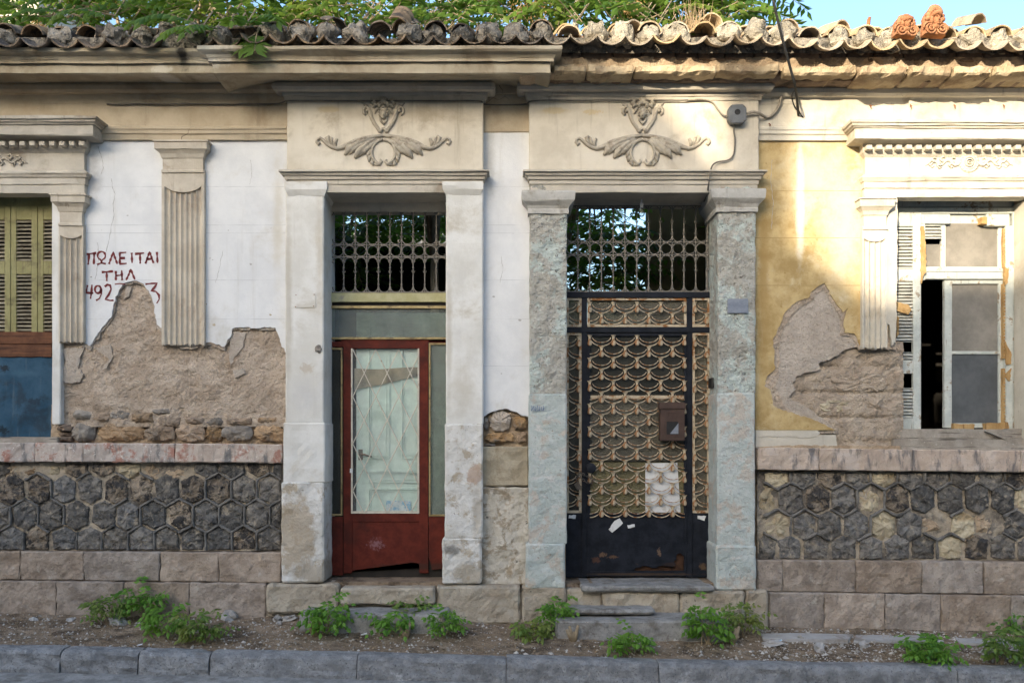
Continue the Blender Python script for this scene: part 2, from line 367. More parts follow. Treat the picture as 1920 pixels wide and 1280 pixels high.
M['yellow'] = W('ochre_yellow_plaster', (.37, .255, .105), (.55, .415, .21), 4, stain=(.60, .51, .33), ssc=3.0, sth=(.52, .70), streak=(.55, .46, .28), kth=(.56, .78), ksc=(8, 8, .8), spk=(.30, .19, .065), spsc=24, pth=(.58, .72), bump=.3, bsc=70, spots=[spot(1585, 420, 70, 190, (.63, .56, .41), 1., .9), spot(1520, 330, 90, 110, (.62, .55, .39), 1., .75), spot(1500, 380, 11, 150, (.70, .66, .56), .7, .8), spot(1432, 520, 16, 270, (.34, .22, .08), .9, .7)], hl=(358, 446, 535))  # pale spots and the bright streak are sunlight painted into the plaster colour
M['render'] = W('brown_rough_render', (.385, .305, .232), (.505, .415, .33), 5, stain=(.50, .43, .355), ssc=3.0, sth=(.58, .72), streak=(.30, .225, .16), kth=(.56, .74), ksc=(3, 3, 3), spk=(.21, .155, .11), spsc=48, pth=(.57, .68), bump=1., bsc=50, b2=1.3, b2sc=15)
M['render2'] = W('grey_rough_render', (.40, .34, .28), (.485, .42, .355), 5, stain=(.37, .295, .23), ssc=3, sth=(.55, .72), spk=(.25, .205, .165), spsc=55, pth=(.57, .68), bump=.9, bsc=60, b2=1., b2sc=16)
M['sandstone'] = W('sandy_rubble_mortar', (.35, .26, .175), (.46, .36, .255), 5, stain=(.28, .20, .13), ssc=2.2, sth=(.5, .68), spk=(.26, .185, .12), spsc=40, pth=(.6, .7), bump=.9, bsc=40, b2=1.4, b2sc=12)
M['rubble'] = W('ochre_rubble_stone', (.26, .18, .115), (.39, .285, .19), 7, stain=(.20, .165, .13), ssc=4., sth=(.5, .66), spk=(.13, .10, .075), spsc=60, pth=(.6, .7), bump=.9, bsc=40, b2=1.2, b2sc=14, vary=.25, huev=.3)
M['slate'] = W('grey_rubble_stone', (.17, .15, .13), (.28, .25, .215), 8, stain=(.30, .22, .14), ssc=4., sth=(.56, .7), bump=.9, bsc=40, b2=1.2, vary=.25)
M['hex'] = W('dark_basalt_hexagon', (.088, .083, .079), (.20, .185, .165), 12, stain=(.33, .285, .225), ssc=11., sth=(.54, .68), spk=(.05, .047, .044), spsc=26, pth=(.57, .70), bump=.9, bsc=36, b2=1.2, b2sc=16, vary=.32, huev=.4)
M['hexbrown'] = W('brown_crusted_hexagon', (.19, .15, .112), (.30, .245, .185), 9, stain=(.06, .055, .052), ssc=8., sth=(.47, .56), spk=(.36, .31, .25), spsc=30, pth=(.64, .72), bump=1., bsc=36, b2=1.5, b2sc=16, vary=.2)
M['hexcream'] = W('cream_soft_stone', (.38, .32, .22), (.50, .435, .315), 6, stain=(.36, .27, .16), ssc=4., sth=(.52, .68), spk=(.27, .21, .13), spsc=40, pth=(.62, .7), bump=.9, bsc=40, b2=1.2, vary=.12)
M['dmortar'] = W('sandy_bedding_mortar', (.34, .285, .215), (.45, .385, .30), 5, stain=(.14, .125, .11), ssc=2.4, sth=(.47, .6), spk=(.2, .16, .12), spsc=44, pth=(.6, .7), bump=.9, bsc=50, b2=1.3)
M['point'] = W('grey_cement_pointing', (.13, .123, .115), (.215, .20, .18), 9, stain=(.085, .08, .073), ssc=6., sth=(.5, .62), bump=.7, bsc=60)
M['base'] = W('pinkish_plinth_stone', (.25, .20, .16), (.40, .33, .27), 6, stain=(.47, .425, .37), ssc=5, sth=(.58, .72), streak=(.20, .165, .135), kth=(.57, .76), ksc=(6, 6, 3), spk=(.165, .13, .105), spsc=40, pth=(.58, .70), bump=.8, bsc=44, b2=1., b2sc=14, vary=.12, huev=.22)
M['sill'] = W('pink_stained_sill_stone', (.42, .34, .29), (.54, .47, .41), 5, stain=(.36, .19, .145), ssc=5., sth=(.52, .62), streak=(.18, .17, .165), kth=(.52, .66), ksc=(9, 9, 2.2), spk=(.66, .62, .56), spsc=30, pth=(.60, .67), bump=.6, bsc=50, vary=.1, huev=.2)
M['sillr'] = W('pale_sill_stone', (.44, .345, .275), (.55, .45, .37), 5, stain=(.50, .42, .36), ssc=5., sth=(.52, .62), streak=(.17, .155, .15), kth=(.50, .66), ksc=(9, 9, 2.2), spk=(.30, .24, .2), spsc=40, pth=(.60, .67), bump=.6, bsc=50, vary=.08)
M['kerb'] = W('bluish_kerb_concrete', (.17, .171, .174), (.285, .286, .288), 8, stain=(.39, .39, .39), ssc=6, sth=(.585, .70), streak=(.11, .11, .112), kth=(.60, .74), ksc=(2, 5, 9), spk=(.095, .098, .10), spsc=60, pth=(.57, .66), bump=1., bsc=44, b2=1.2, vary=.08)
M['conc'] = W('grey_step_concrete', (.20, .195, .185), (.32, .31, .295), 7, stain=(.145, .13, .115), ssc=5., sth=(.52, .66), spk=(.12, .11, .10), spsc=60, pth=(.58, .67), bump=.8, bsc=50, vary=.06)
M['dirt'] = W('dry_dirt', (.19, .138, .094), (.30, .228, .162), 4, stain=(.10, .072, .05), ssc=3.5, sth=(.48, .62), spk=(.33, .285, .235), spsc=46, pth=(.62, .68), bump=1., bsc=60, b2=1.3, b2sc=18)
M['asphalt'] = W('grey_asphalt', (.055, .056, .06), (.085, .086, .09), 8, stain=(.16, .16, .165), ssc=3, sth=(.6, .7), spk=(.13, .13, .13), spsc=140, pth=(.6, .66), bump=.6, bsc=150)
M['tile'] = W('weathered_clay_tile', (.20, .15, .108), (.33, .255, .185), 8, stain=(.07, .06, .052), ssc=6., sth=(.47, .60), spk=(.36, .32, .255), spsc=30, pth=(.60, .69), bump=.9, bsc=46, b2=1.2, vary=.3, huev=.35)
M['tilew'] = W('sunlit_clay_tile', (.36, .28, .19), (.47, .385, .28), 7, stain=(.20, .17, .135), ssc=5., sth=(.56, .68), spk=(.54, .48, .39), spsc=30, pth=(.62, .70), bump=.7, bsc=50, vary=.2, huev=.35)  # lit copy of the clay tile, sun warmth put into the colour
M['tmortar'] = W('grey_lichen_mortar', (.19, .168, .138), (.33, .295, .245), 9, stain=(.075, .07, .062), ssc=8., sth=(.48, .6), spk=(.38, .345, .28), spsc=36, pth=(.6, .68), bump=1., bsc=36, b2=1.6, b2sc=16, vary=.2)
M['tmortarw'] = W('sunlit_lichen_mortar', (.27, .24, .19), (.40, .36, .29), 9, stain=(.15, .135, .11), ssc=8., sth=(.52, .64), spk=(.50, .45, .36), spsc=36, pth=(.6, .68), bump=1., bsc=36, b2=1.6, b2sc=16, vary=.2)  # lit copy of the lichen mortar, sunlight put into its colour
M['terra'] = W('orange_terracotta', (.31, .135, .065), (.42, .205, .105), 9, stain=(.22, .10, .055), ssc=7, sth=(.5, .65), spk=(.50, .38, .27), spsc=50, pth=(.62, .72), bump=.5, bsc=80)
M['brick'] = W('dark_old_brick', (.16, .115, .085), (.25, .185, .135), 7, stain=(.09, .07, .055), ssc=5, sth=(.5, .65), spk=(.32, .25, .18), spsc=40, pth=(.63, .7), bump=.8, bsc=45, vary=.25)
M['slab'] = W('sandy_cornice_slab', (.36, .28, .18), (.47, .38, .26), 5, stain=(.25, .18, .115), ssc=3, sth=(.5, .66), spk=(.20, .15, .1), spsc=36, pth=(.6, .7), bump=.9, bsc=40, b2=1.3, vary=.12)
M['iron'] = W('grey_brown_cast_iron', (.155, .14, .12), (.215, .195, .17), 14, stain=(.10, .075, .055), ssc=12, sth=(.55, .7), rough=.65, bump=.3, bsc=120, spec=.4)
M['black'] = W('navy_black_gate_paint', (.009, .011, .016), (.018, .021, .029), 8, stain=(.045, .035, .032), ssc=7, sth=(.66, .74), spk=(.24, .13, .09), spsc=17, pth=(.745, .765), rough=(.42, .66), bump=.25, bsc=60, spec=.12, spots=[spot(1130, 1040, 9, 5, (.20, .12, .07), .5, .6, .24), spot(1150, 1044, 12, 4, (.16, .09, .05), .5, .6, .24), spot(1118, 1050, 8, 7, (.09, .045, .03), .5, .8, .24), spot(1236, 1036, 4, 8, (.22, .14, .09), .5, .6, .24), spot(1318, 1062, 7, 8, (.15, .09, .045), .5, .6, .24), spot(1200, 1076, 130, 3, (.06, .04, .028), .5, .8, .24), spot(1262, 1058, 26, 6, (.045, .028, .02), .5, .5, .24)])
M['rustcream'] = W('rusty_cream_iron', (.44, .36, .25), (.55, .47, .35), 12, stain=(.26, .115, .04), ssc=11, sth=(.50, .60), spk=(.13, .07, .04), spsc=40, pth=(.62, .70), rough=.75, bump=.5, bsc=90)
M['red'] = W('oxblood_door_paint', (.078, .0140, .0095), (.125, .0235, .0140), 8, stain=(.06, .014, .010), ssc=2.5, sth=(.5, .68), streak=(.085, .022, .016), kth=(.62, .78), spk=(.27, .16, .13), spsc=30, pth=(.755, .775), rough=(.5, .75), bump=.12, bsc=60, spec=.15,
             spots=[spot(705, 1020, 18, 14, (.30, .17, .19), 1., .6, .24), spot(790, 1060, 120, 9, (.05, .022, .016), .6, .8, .3)])
M['brass'] = W('tarnished_brass_trim', (.27, .205, .095), (.36, .285, .15), 14, stain=(.13, .10, .06), ssc=8, rough=.4, metal=.35, bump=.1)
M['whiterod'] = W('chipped_white_rod', (.54, .49, .41), (.66, .61, .52), 18, stain=(.30, .22, .15), ssc=14, sth=(.58, .68), rough=.6, bump=.2)
M['mint'] = W('mint_door_paint', (.60, .74, .68), (.66, .79, .73), 2.5, stain=(.37, .48, .43), ssc=2.2, sth=(.55, .75), spk=(.25, .27, .22), spsc=44, pth=(.72, .78), rough=.45, bump=.1, bsc=50)
M['yrail'] = W('flaking_olive_yellow_paint', (.38, .355, .19), (.46, .43, .26), 8, stain=(.30, .27, .23), ssc=6, sth=(.56, .66), spk=(.12, .11, .09), spsc=30, pth=(.66, .72), bump=.4)
M['shutter'] = W('olive_yellow_shutter_paint', (.235, .215, .095), (.315, .29, .14), 5, stain=(.15, .125, .065), ssc=4, sth=(.52, .68), streak=(.14, .115, .07), kth=(.6, .75), ksc=(16, 16, 1.2), spk=(.08, .06, .045), spsc=40, pth=(.70, .76), rough=.7, bump=.3, bsc=60)
M['louver'] = W('brown_grey_louver', (.20, .175, .125), (.29, .255, .185), 9, stain=(.11, .09, .065), ssc=8, sth=(.5, .65), rough=.8, bump=.3, vary=.12)
M['plank'] = W('dark_red_brown_plank', (.085, .034, .017), (.15, .062, .03), 5, streak=(.045, .02, .012), kth=(.5, .68), ksc=(1., 8, 26), rough=.7, bump=.5, bsc=50, vary=.12)
M['blue'] = W('blue_painted_sheet', (.020, .064, .112), (.034, .086, .140), 5, stain=(.02, .043, .068), ssc=4, sth=(.5, .66), streak=(.075, .115, .145), kth=(.56, .76), ksc=(12, 12, .8), spk=(.02, .02, .022), spsc=24, pth=(.73, .77), rough=(.4, .6), bump=.3, bsc=30, b2=1., spec=.15, spots=[spot(8, 690, 10, 9, (.012, .016, .02), .5, .8, .13), spot(66, 752, 16, 7, (.014, .03, .05), .5, .8, .13), spot(6, 806, 12, 8, (.012, .016, .02), .5, .8, .13), spot(40, 700, 60, 10, (.05, .115, .17), 1., .6, .13), spot(96, 780, 8, 60, (.05, .10, .14), 1., .6, .13)])
M['wwood'] = W('peeling_pale_blue_wood', (.46, .49, .46), (.58, .60, .56), 8, stain=(.30, .24, .17), ssc=8, sth=(.56, .64), streak=(.24, .20, .16), kth=(.62, .72), ksc=(30, 30, 2.5), spk=(.13, .11, .09), spsc=30, pth=(.68, .74), rough=.8, bump=.5, bsc=50)
M['wwood2'] = W('peeling_white_louver', (.42, .43, .40), (.55, .55, .51), 8, stain=(.27, .22, .165), ssc=9, sth=(.54, .64), streak=(.2, .17, .14), kth=(.62, .74), ksc=(3, 3, 30), rough=.8, bump=.5, vary=.1)
M['rawwood'] = W('raw_broken_wood', (.36, .215, .085), (.50, .33, .15), 6, streak=(.20, .11, .045), kth=(.55, .7), ksc=(30, 30, 2.), rough=.85, bump=.7, bsc=50)
M['greywood'] = W('grey_weathered_board', (.27, .235, .195), (.37, .33, .28), 6, streak=(.13, .11, .09), kth=(.56, .68), ksc=(2., 20, 30), spk=(.46, .43, .38), spsc=20, pth=(.64, .7), rough=.9, bump=.7, bsc=50)
M['dark'] = W('dark_plaster_and_shade', (.02, .018, .016), (.032, .028, .024), 2)
M['dimwall'] = W('old_ochre_yard_wall', (.27, .225, .14), (.34, .285, .18), 2, stain=(.16, .13, .09), ssc=2, bump=.3)
M['greywall'] = W('grey_yard_wall', (.32, .315, .30), (.40, .39, .37), 2, stain=(.2, .19, .18), ssc=1.5, bump=.3)
M['box'] = W('grey_box_plastic', (.115, .122, .13), (.15, .157, .165), 10, rough=.5, bump=.1)
M['cable'] = W('black_cable', (.018, .018, .018), (.03, .03, .03), 10, rough=.6, bump=.1)
M['pipe'] = W('painted_over_conduit', (.30, .265, .215), (.37, .33, .27), 10, stain=(.16, .14, .12), ssc=10, bump=.2)
M['greycable'] = W('dirty_grey_cable', (.11, .10, .088), (.16, .145, .125), 14, bump=.2)
M['plate'] = W('brushed_nameplate', (.26, .28, .33), (.33, .35, .40), 20, rough=.35, metal=.6, bump=.05)
M['mailbox'] = W('brown_metal_mailbox', (.050, .028, .021), (.072, .041, .031), 10, stain=(.10, .05, .03), ssc=12, sth=(.6, .7), rough=.5, bump=.15, spec=.4)
M['steel'] = W('dull_chain_steel', (.10, .09, .08), (.16, .145, .13), 20, stain=(.14, .07, .035), ssc=20, rough=.45, metal=.7, bump=.2)
M['paper'] = W('white_paper', (.62, .63, .64), (.70, .70, .70), 8, stain=(.5, .49, .46), ssc=8, bump=.1)
M['bluepaper'] = W('blue_printed_leaflet', (.30, .50, .66), (.62, .68, .70), 18, th=(.45, .5), bump=.05)
M['letter'] = W('dark_red_brush_paint', (.155, .034, .034), (.21, .055, .052), 12, stain=(.30, .13, .12), ssc=14, sth=(.6, .72), bump=.1)
M['rustdark'] = W('dark_rust_scale', (.035, .018, .011), (.07, .035, .02), 14, bump=.5)
M['rust'] = W('rusty_iron', (.22, .085, .035), (.32, .14, .06), 12, bump=.5)
M['bark'] = W('pale_ailanthus_bark', (.33, .30, .25), (.42, .39, .33), 8, stain=(.2, .18, .15), ssc=4, bump=.4)
M['root'] = W('weed_stem', (.22, .17, .11), (.3, .24, .16), 12, bump=.3)
M['leaf'] = leafmat('ailanthus_leaf', (.05, .115, .014), (.115, .20, .028), (.15, .20, .028), .5)
M['weed'] = leafmat('seedling_leaf', (.06, .165, .018), (.15, .31, .04), (.13, .25, .03), .35)
M['weedd'] = leafmat('dusty_seedling_leaf', (.07, .14, .025), (.17, .25, .05), (.20, .21, .05), .3)
M['seed'] = leafmat('dry_seed_cluster', (.30, .19, .07), (.42, .27, .11), (.36, .21, .07), .3)
M['straw'] = leafmat('dry_straw', (.24, .16, .085), (.34, .25, .15), (.18, .12, .07), .1)
M['pebble'] = W('rubble_chip', (.24, .22, .20), (.40, .375, .34), 6, stain=(.5, .48, .45), ssc=3, sth=(.55, .6), bump=.4, vary=.2)
M['paving'] = W('broken_pale_paving', (.33, .32, .31), (.42, .405, .39), 5, stain=(.27, .24, .21), ssc=4, bump=.4, vary=.08)
M['oppo'] = W('shade_block_wall', (.50, .45, .38), (.56, .51, .43), 1, bump=.1)
M['clear'] = glass('clear_dusty_glass', (.985, .99, .985), (.55, .57, .55), .06, .05, ior=1.22)
M['frost'] = glass('frosted_glass', (.85, .90, .87), (.19, .21, .19), .40, .25, .5, 120)
M['pebble_glass'] = glass('pebbled_glass', (.5, .48, .38), (.105, .096, .07), .80, .22, .9, 75)
M['olive_glass'] = glass('olive_pebbled_glass', (.5, .48, .3), (.115, .100, .045), .85, .25, .7, 75)
M['dull_glass'] = glass('dull_dark_glass', (.45, .46, .42), (.060, .058, .048), .45, .12)
M['dusty'] = glass('dusty_window_glass', (.5, .5, .48), (.24, .22, .19), .82, .2, 0, 60, 3.)
M['dustyblue'] = glass('dusty_blue_window_glass', (.4, .43, .47), (.105, .110, .115), .8, .2, 0, 60, 3.)
M['bulb'] = glass('bulb_glass', (.9, .9, .9), (.4, .4, .4), .2, .03)

# ------------------------------------------------------------------ ground, kerb, road
def zwall(x): return .24 - .018 * x
def zkerb(x): return .15 - .0206 * x
def struct(o): o['kind'] = 'structure'; return o
mb = MB()
for sx0, sx1 in ((-60, 60),):
    mb.add([(-150, -150, -.35 - .0206 * -60), (150, -150, -.35 - .0206 * 60), (150, 150, -.35 - .0206 * 60), (-150, 150, -.35 - .0206 * -60)], [(0, 1, 2, 3)])
struct(mb.build('ground', M['dirt']))
mb = MB()   # road: follows the slope of the street
mb.add([(x, y, zkerb(x) - .205 + .012 * (y + 1.1) * (1 if y > -4 else 0) * -1) for x in (-60, 60) for y in (-1.0, -4., -9.5)], [(0, 1, 4, 3), (1, 2, 5, 4)])
struct(mb.build('road', M['asphalt']))
# pavement strip of trodden dirt
vs, fs = [], []; x0, x1, nx, ny = -7.2, 7.2, 360, 30
for j in range(ny + 1):
    t = j / ny; y = -.02 - t * .96
    for i in range(nx + 1):
        x = x0 + (x1 - x0) * i / nx
        z = zwall(x) * (1 - t) + (zkerb(x) - .012) * t + .03 * math.sin(math.pi * min(1, t * 1.3)) * (.1 + nz(x, 0, 3, .9)) * (1 - t)
        z += fr(x, y, 0, 5., 4) * .014 * min(1, (1 - t) * 5) + nz(x, y, 1, 30) * .004
        vs.append((x, y, z))
fs = [(j * (nx + 1) + i, (j + 1) * (nx + 1) + i, (j + 1) * (nx + 1) + i + 1, j * (nx + 1) + i + 1) for j in range(ny) for i in range(nx)]
me = bpy.data.meshes.new('pavement'); me.from_pydata(vs, [], fs)
for p in me.polygons: p.use_smooth = True
pav = struct(obj('pavement', me, None, M['dirt']))
def gz(x, y):
    t = max(0, min(1, (-.02 - y) / .96)); return zwall(x) * (1 - t) + (zkerb(x) - .012) * t + .03 * math.sin(math.pi * min(1, t * 1.3)) * (.1 + nz(x, 0, 3, .9)) * (1 - t) + fr(x, y, 0, 5., 4) * .014 * min(1, (1 - t) * 5)

kb = MB(); kb.box(-7.2, 7.2, -1.0, -.97, -.4, -.1); kerb = struct(kb.build('kerb', M['kerb']))
ju = [-420, -140, 120, 265, 397, 672, 949, 1233, 1507, 1790, 2070, 2360]
for i in range(len(ju) - 1):
    g = .012 if i in (2, 3, 4) else .005
    a, b = X(ju[i], -1.05) + g * .5, X(ju[i + 1], -1.05) - g * .5
    # top with worn rounded arris: cross-section swept in x
    n = max(4, int((b - a) / .045)); sec = []
    tl = RND.uniform(-.008, .008); off = RND.uniform(-.012, .012); worn = 1.2 if i < 4 else .7
    prof = [(-.93, -.20), (-.93, -.012), (-.945, 0), (-1.0, .002), (-1.055, .001), (-1.085, -.008), (-1.105, -.03), (-1.112, -.065), (-1.118, -.12), (-1.125, -.15), (-1.128, -.24)]
    vs = []
    for k in range(n + 1):
        x = a + (b - a) * k / n; e = .003 if k in (0, n) else 0
        for q, (py, pz) in enumerate(prof):
            wv = worn * (.018 * fr(x, q * .3, i, 5., 4)) * (1 if 1 < q < 10 else 0)
            vs.append((x, py + off + wv + e, zkerb(x) + pz + tl * (k / n - .5) * 2 - abs(wv) * .6 - e + nz(x, q, 2, 20) * .002))
    m = len(prof); fs = [(k * m + q, k * m + q + 1, (k + 1) * m + q + 1, (k + 1) * m + q) for k in range(n) for q in range(m - 1)]
    fs += [tuple(range(m)), tuple(n * m + q for q in range(m - 1, -1, -1))]
    me = bpy.data.meshes.new('kerb_stone'); me.from_pydata(vs, [], fs)
    bm = bmesh.new(); bm.from_mesh(me); bmesh.ops.recalc_face_normals(bm, faces=bm.faces); bm.to_mesh(me); bm.free()
    obj('kerb_stone', me, kerb, M['kerb'])
# cement gutter strip along the kerb
gm = MB(); gm.add([(x, y, zkerb(x) - z) for x in (-7.2, 7.2) for y, z in ((-1.06, .176), (-1.40, .192))], [(0, 1, 3, 2)])
struct(gm.build('gutter', M['conc']))

# ------------------------------------------------------------------ the house
house = tag(empty('derelict_house', (0, 0, 0)), 'derelict single-storey house with crumbling plaster facade, two doors and a clay tile roof', 'house')
H = house
# masonry core with the four openings
mb = MB(); YB = .46; YC = .13
UL, UR = -330, 2250
Zt, Zb = Z(78), -.3
def core(u0, u1, v0, v1): mb.box(X(u0), X(u1), YC, YB, Z(v1) if v1 else Zb, Z(v0))
core(UL, UR, 92, 358)
core(UL, -150, 358, 0); core(100, 606, 358, 0); core(838, 1062, 358, 0); core(1348, 1680, 358, 0); core(1927, UR, 358, 0)
core(-150, 100, 822, 0); core(1680, 1927, 812, 0); core(606, 838, 1100, 0); core(1062, 1348, 1104, 0)
mb.build('wall', M['sandstone'], H)

# --- rough under-render, rubble sheets
def lump(x, z): return .0
o = obj('rough_render', sheet_mesh(100, 545, 500, 800, .036, .018, .014, 6., fine=.5), H, M['render'])
o['label'] = 'brown gritty undercoat bared where the white plaster fell off'
o = obj('rubble_bed', sheet_mesh(96, 545, 758, 836, .085, .022, .02, 7.), H, M['sandstone'])
RUB_L = o
# fallen-away layer edge above the rubble
edge = jag([(100, 770), (150, 775), (170, 792), (195, 768), (215, 762), (262, 768), (300, 770), (345, 764), (352, 778), (395, 776), (412, 788), (440, 776), (480, 770), (505, 784), (540, 778)], 3, 7, 5)
sl_ = MB().prism([(98, 750)] + [(98, 770)] + edge[1:] + [(542, 750)], .036, .06)
sl_.build('undercoat_layer', M['render'], H)
# pale smears of finishing coat left on the undercoat
for k, pts in enumerate([[(116, 652), (158, 652), (150, 668), (146, 690), (156, 702), (150, 716), (122, 718), (114, 700), (124, 676)],
                         [(175, 652), (206, 646), (212, 668), (200, 690), (190, 694), (204, 672), (190, 662)],
                         [(437, 622), (462, 624), (455, 652), (440, 668), (432, 690), (428, 660)], [(436, 694), (456, 690), (460, 700), (440, 708)], [(236, 536), (246, 538), (242, 556), (232, 562)]]):
    MB().prism(jag(pts, 1.6, 5, 40 + k, True), .0165, .03).build('plaster_patch', M['render2'], H)

def rub(us, vs_, mat, parent, yf=.03, seed=0, bulge=.02, name='rubble_stone'):
    """stone from a px outline"""
    poly = [(X(u), Z(v)) for u, v in zip(us, vs_)]
    return obj(name, stone_mesh(poly, yf, .14, bulge, .020, seed, .022, .006), parent, M[mat])
def blob(u0, u1, v0, v1, seed):
    r = random.Random(seed); n = 9; cx, cv, a, b = (u0 + u1) / 2, (v0 + v1) / 2, (u1 - u0) / 2, (v1 - v0) / 2
    us, vs_ = [], []
    for k in range(n):
        t = 2 * math.pi * k / n + r.uniform(-.15, .15); c, s_ = math.cos(t), math.sin(t); q = 1 / max(abs(c), abs(s_)) ** .62 * r.uniform(.9, 1.02)
        us.append(cx + a * c * min(q, 1.3)); vs_.append(cv + b * s_ * min(q, 1.3))
    return us, vs_
RS = [(133, 168, 770, 786, 'slate'), (168, 201, 772, 788, 'rubble'), (202, 239, 768, 788, 'slate'), (243, 286, 772, 792, 'rubble'), (287, 336, 780, 799, 'rubble'), (277, 327, 764, 776, 'slate'), (105, 128, 796, 808, 'brick'),
      (129, 174, 793, 827, 'slate'), (177, 264, 789, 827, 'rubble'), (267, 325, 797, 825, 'rubble'), (326, 381, 794, 827, 'rubble'), (382, 412, 800, 826, 'rubble'), (413, 471, 799, 825, 'slate'), (472, 529, 796, 827, 'rubble'),
      (105, 128, 811, 817, 'brick'), (105, 130, 819, 826, 'brick'), (420, 470, 784, 796, 'rubble'), (474, 522, 782, 793, 'rubble'), (345, 380, 783, 793, 'rubble'), (384, 414, 782, 797, 'slate')]
for k, (a, b, c, d, m) in enumerate(RS):
    us, vs_ = blob(a - 2, b + 2, c - 2, d + 2, k); rub(us, vs_, m, RUB_L, .022 + .014 * (k % 3), k, .026)

# --- plaster panels
left_edge = [(540, 668), (525, 640), (516, 614), (440, 614), (435, 617), (434, 629), (426, 637), (420, 650), (394, 641), (381, 644), (351, 648), (336, 645), (326, 637), (312, 621), (301, 614), (294, 608), (288, 569), (283, 553), (269, 532), (250, 526), (234, 530), (223, 543), (214, 567), (209, 594), (193, 612), (176, 637), (168, 649), (156, 643), (150, 640)]
pl = MB().prism([(150, 250), (541, 250)] + jag(left_edge, 1.6, 5, 3), 0., .032).build('plaster', M['white'], H); pl['label'] = 'white plaster with ragged lower edge and red hand-painted writing'
ed2 = [(u_ + 1.5, v_ + RND.uniform(2, 9)) for u_, v_ in left_edge]
MB().prism([(150, 500), (541, 500)] + jag(ed2, 2.2, 5, 13), .014, .034).build('undercoat_layer', M['render2'], H)
strip_edge = [(905, 783), (915, 775), (932, 769), (949, 766), (969, 772), (977, 778), (993, 782)]
MB().prism([(993, 240), (905, 240)] + jag(strip_edge, 1.2, 4, 9), 0., .032).build('plaster', M['white'], H)
MB().pbox(100, 160, 600, 815, .004, .03)
yel = [(1416, 250), (1668, 250), (1668, 596), (1666, 605), (1662, 651), (1615, 651), (1609, 640), (1603, 626), (1584, 624), (1583, 600), (1590, 578), (1581, 585), (1570, 572), (1560, 556), (1552, 541), (1546, 531), (1534, 537), (1522, 546), (1519, 556), (1494, 565), (1474, 583), (1459, 614), (1449, 638), (1452, 665), (1453, 692), (1439, 704), (1433, 724), (1445, 731), (1449, 759), (1464, 767), (1498, 778), (1533, 789), (1541, 794), (1568, 806)]
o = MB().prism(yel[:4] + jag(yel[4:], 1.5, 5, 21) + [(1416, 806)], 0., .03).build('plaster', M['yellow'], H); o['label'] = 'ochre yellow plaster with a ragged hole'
ye2 = [(1470, 760), (1462, 745), (1455, 728), (1460, 700), (1462, 640), (1470, 612), (1486, 590), (1504, 572), (1526, 562), (1532, 550), (1546, 541), (1556, 562), (1574, 590), (1576, 628), (1600, 634), (1610, 655), (1680, 655)]
MB().prism([(1680, 520), (1425, 520), (1425, 806), (1560, 806), (1500, 784)] + jag(ye2, 1.8, 5, 17), .012, .03).build('undercoat_layer', M['render'], H)
# grey render layer in the hole, deeper sandy rubble under it
lay = [(1425, 520), (1610, 520), (1614, 648), (1584, 655), (1568, 667), (1535, 681), (1537, 692), (1514, 698), (1496, 704), (1486, 716), (1492, 730), (1480, 745), (1508, 760), (1530, 776), (1560, 800), (1566, 812), (1425, 812)]
o = MB().prism(lay[:3] + jag(lay[3:15], 2.2, 5, 33) + lay[15:], .022, .05); o.build('undercoat_layer', M['render2'], H)
def course(x, z):
    q = (z - Z(830)) / .235; r_ = q - math.floor(q); w_ = abs(nz(x, 0, math.floor(q), 2.2))
    return (.018 if r_ < .12 or r_ > .93 else 0) * (.4 + w_) - .005 * math.sin(math.pi * r_)
M['rubr'] = W('grey_beige_rubble_render', (.37, .295, .225), (.465, .385, .30), 5, stain=(.31, .235, .165), ssc=3, sth=(.52, .68), spk=(.25, .195, .145), spsc=40, pth=(.58, .7), bump=1., bsc=44, b2=1.3, b2sc=14)
RUB_R = obj('rubble_bed', sheet_mesh(1470, 1694, 640, 842, .060, .020, .014, 7., fn=course, fine=.6), H, M['rubr'])
for k, (a, b, c, d, m) in enumerate([(1560, 1672, 690, 736, 'rubr'), (1540, 1602, 748, 776, 'hexcream'), (1612, 1674, 745, 784, 'rubr')]):
    us, vs_ = blob(a, b, c, d, 100 + k); rub(us, vs_, m, RUB_R, .056, 200 + k, .008)
# white skirting band under the yellow
MB().prism([(1417, 803), (1530, 804)] + jag([(1538, 812), (1520, 822), (1480, 818), (1417, 818)], 2, 5, 8), .004, .03).build('skirting', M['trimw'], H)
MB().prism([(1417, 815), (1567, 815)] + jag([(1570, 838), (1417, 838)], 1.5, 8, 81), .010, .03).build('skirting', M['trimw'], H)
MB().prism(jag([(1480, 834), (1690, 836), (1690, 848), (1417, 848), (1417, 838)], 1.5, 6, 8), .006, .05).build('sand_drift', M['sandstone'], H)

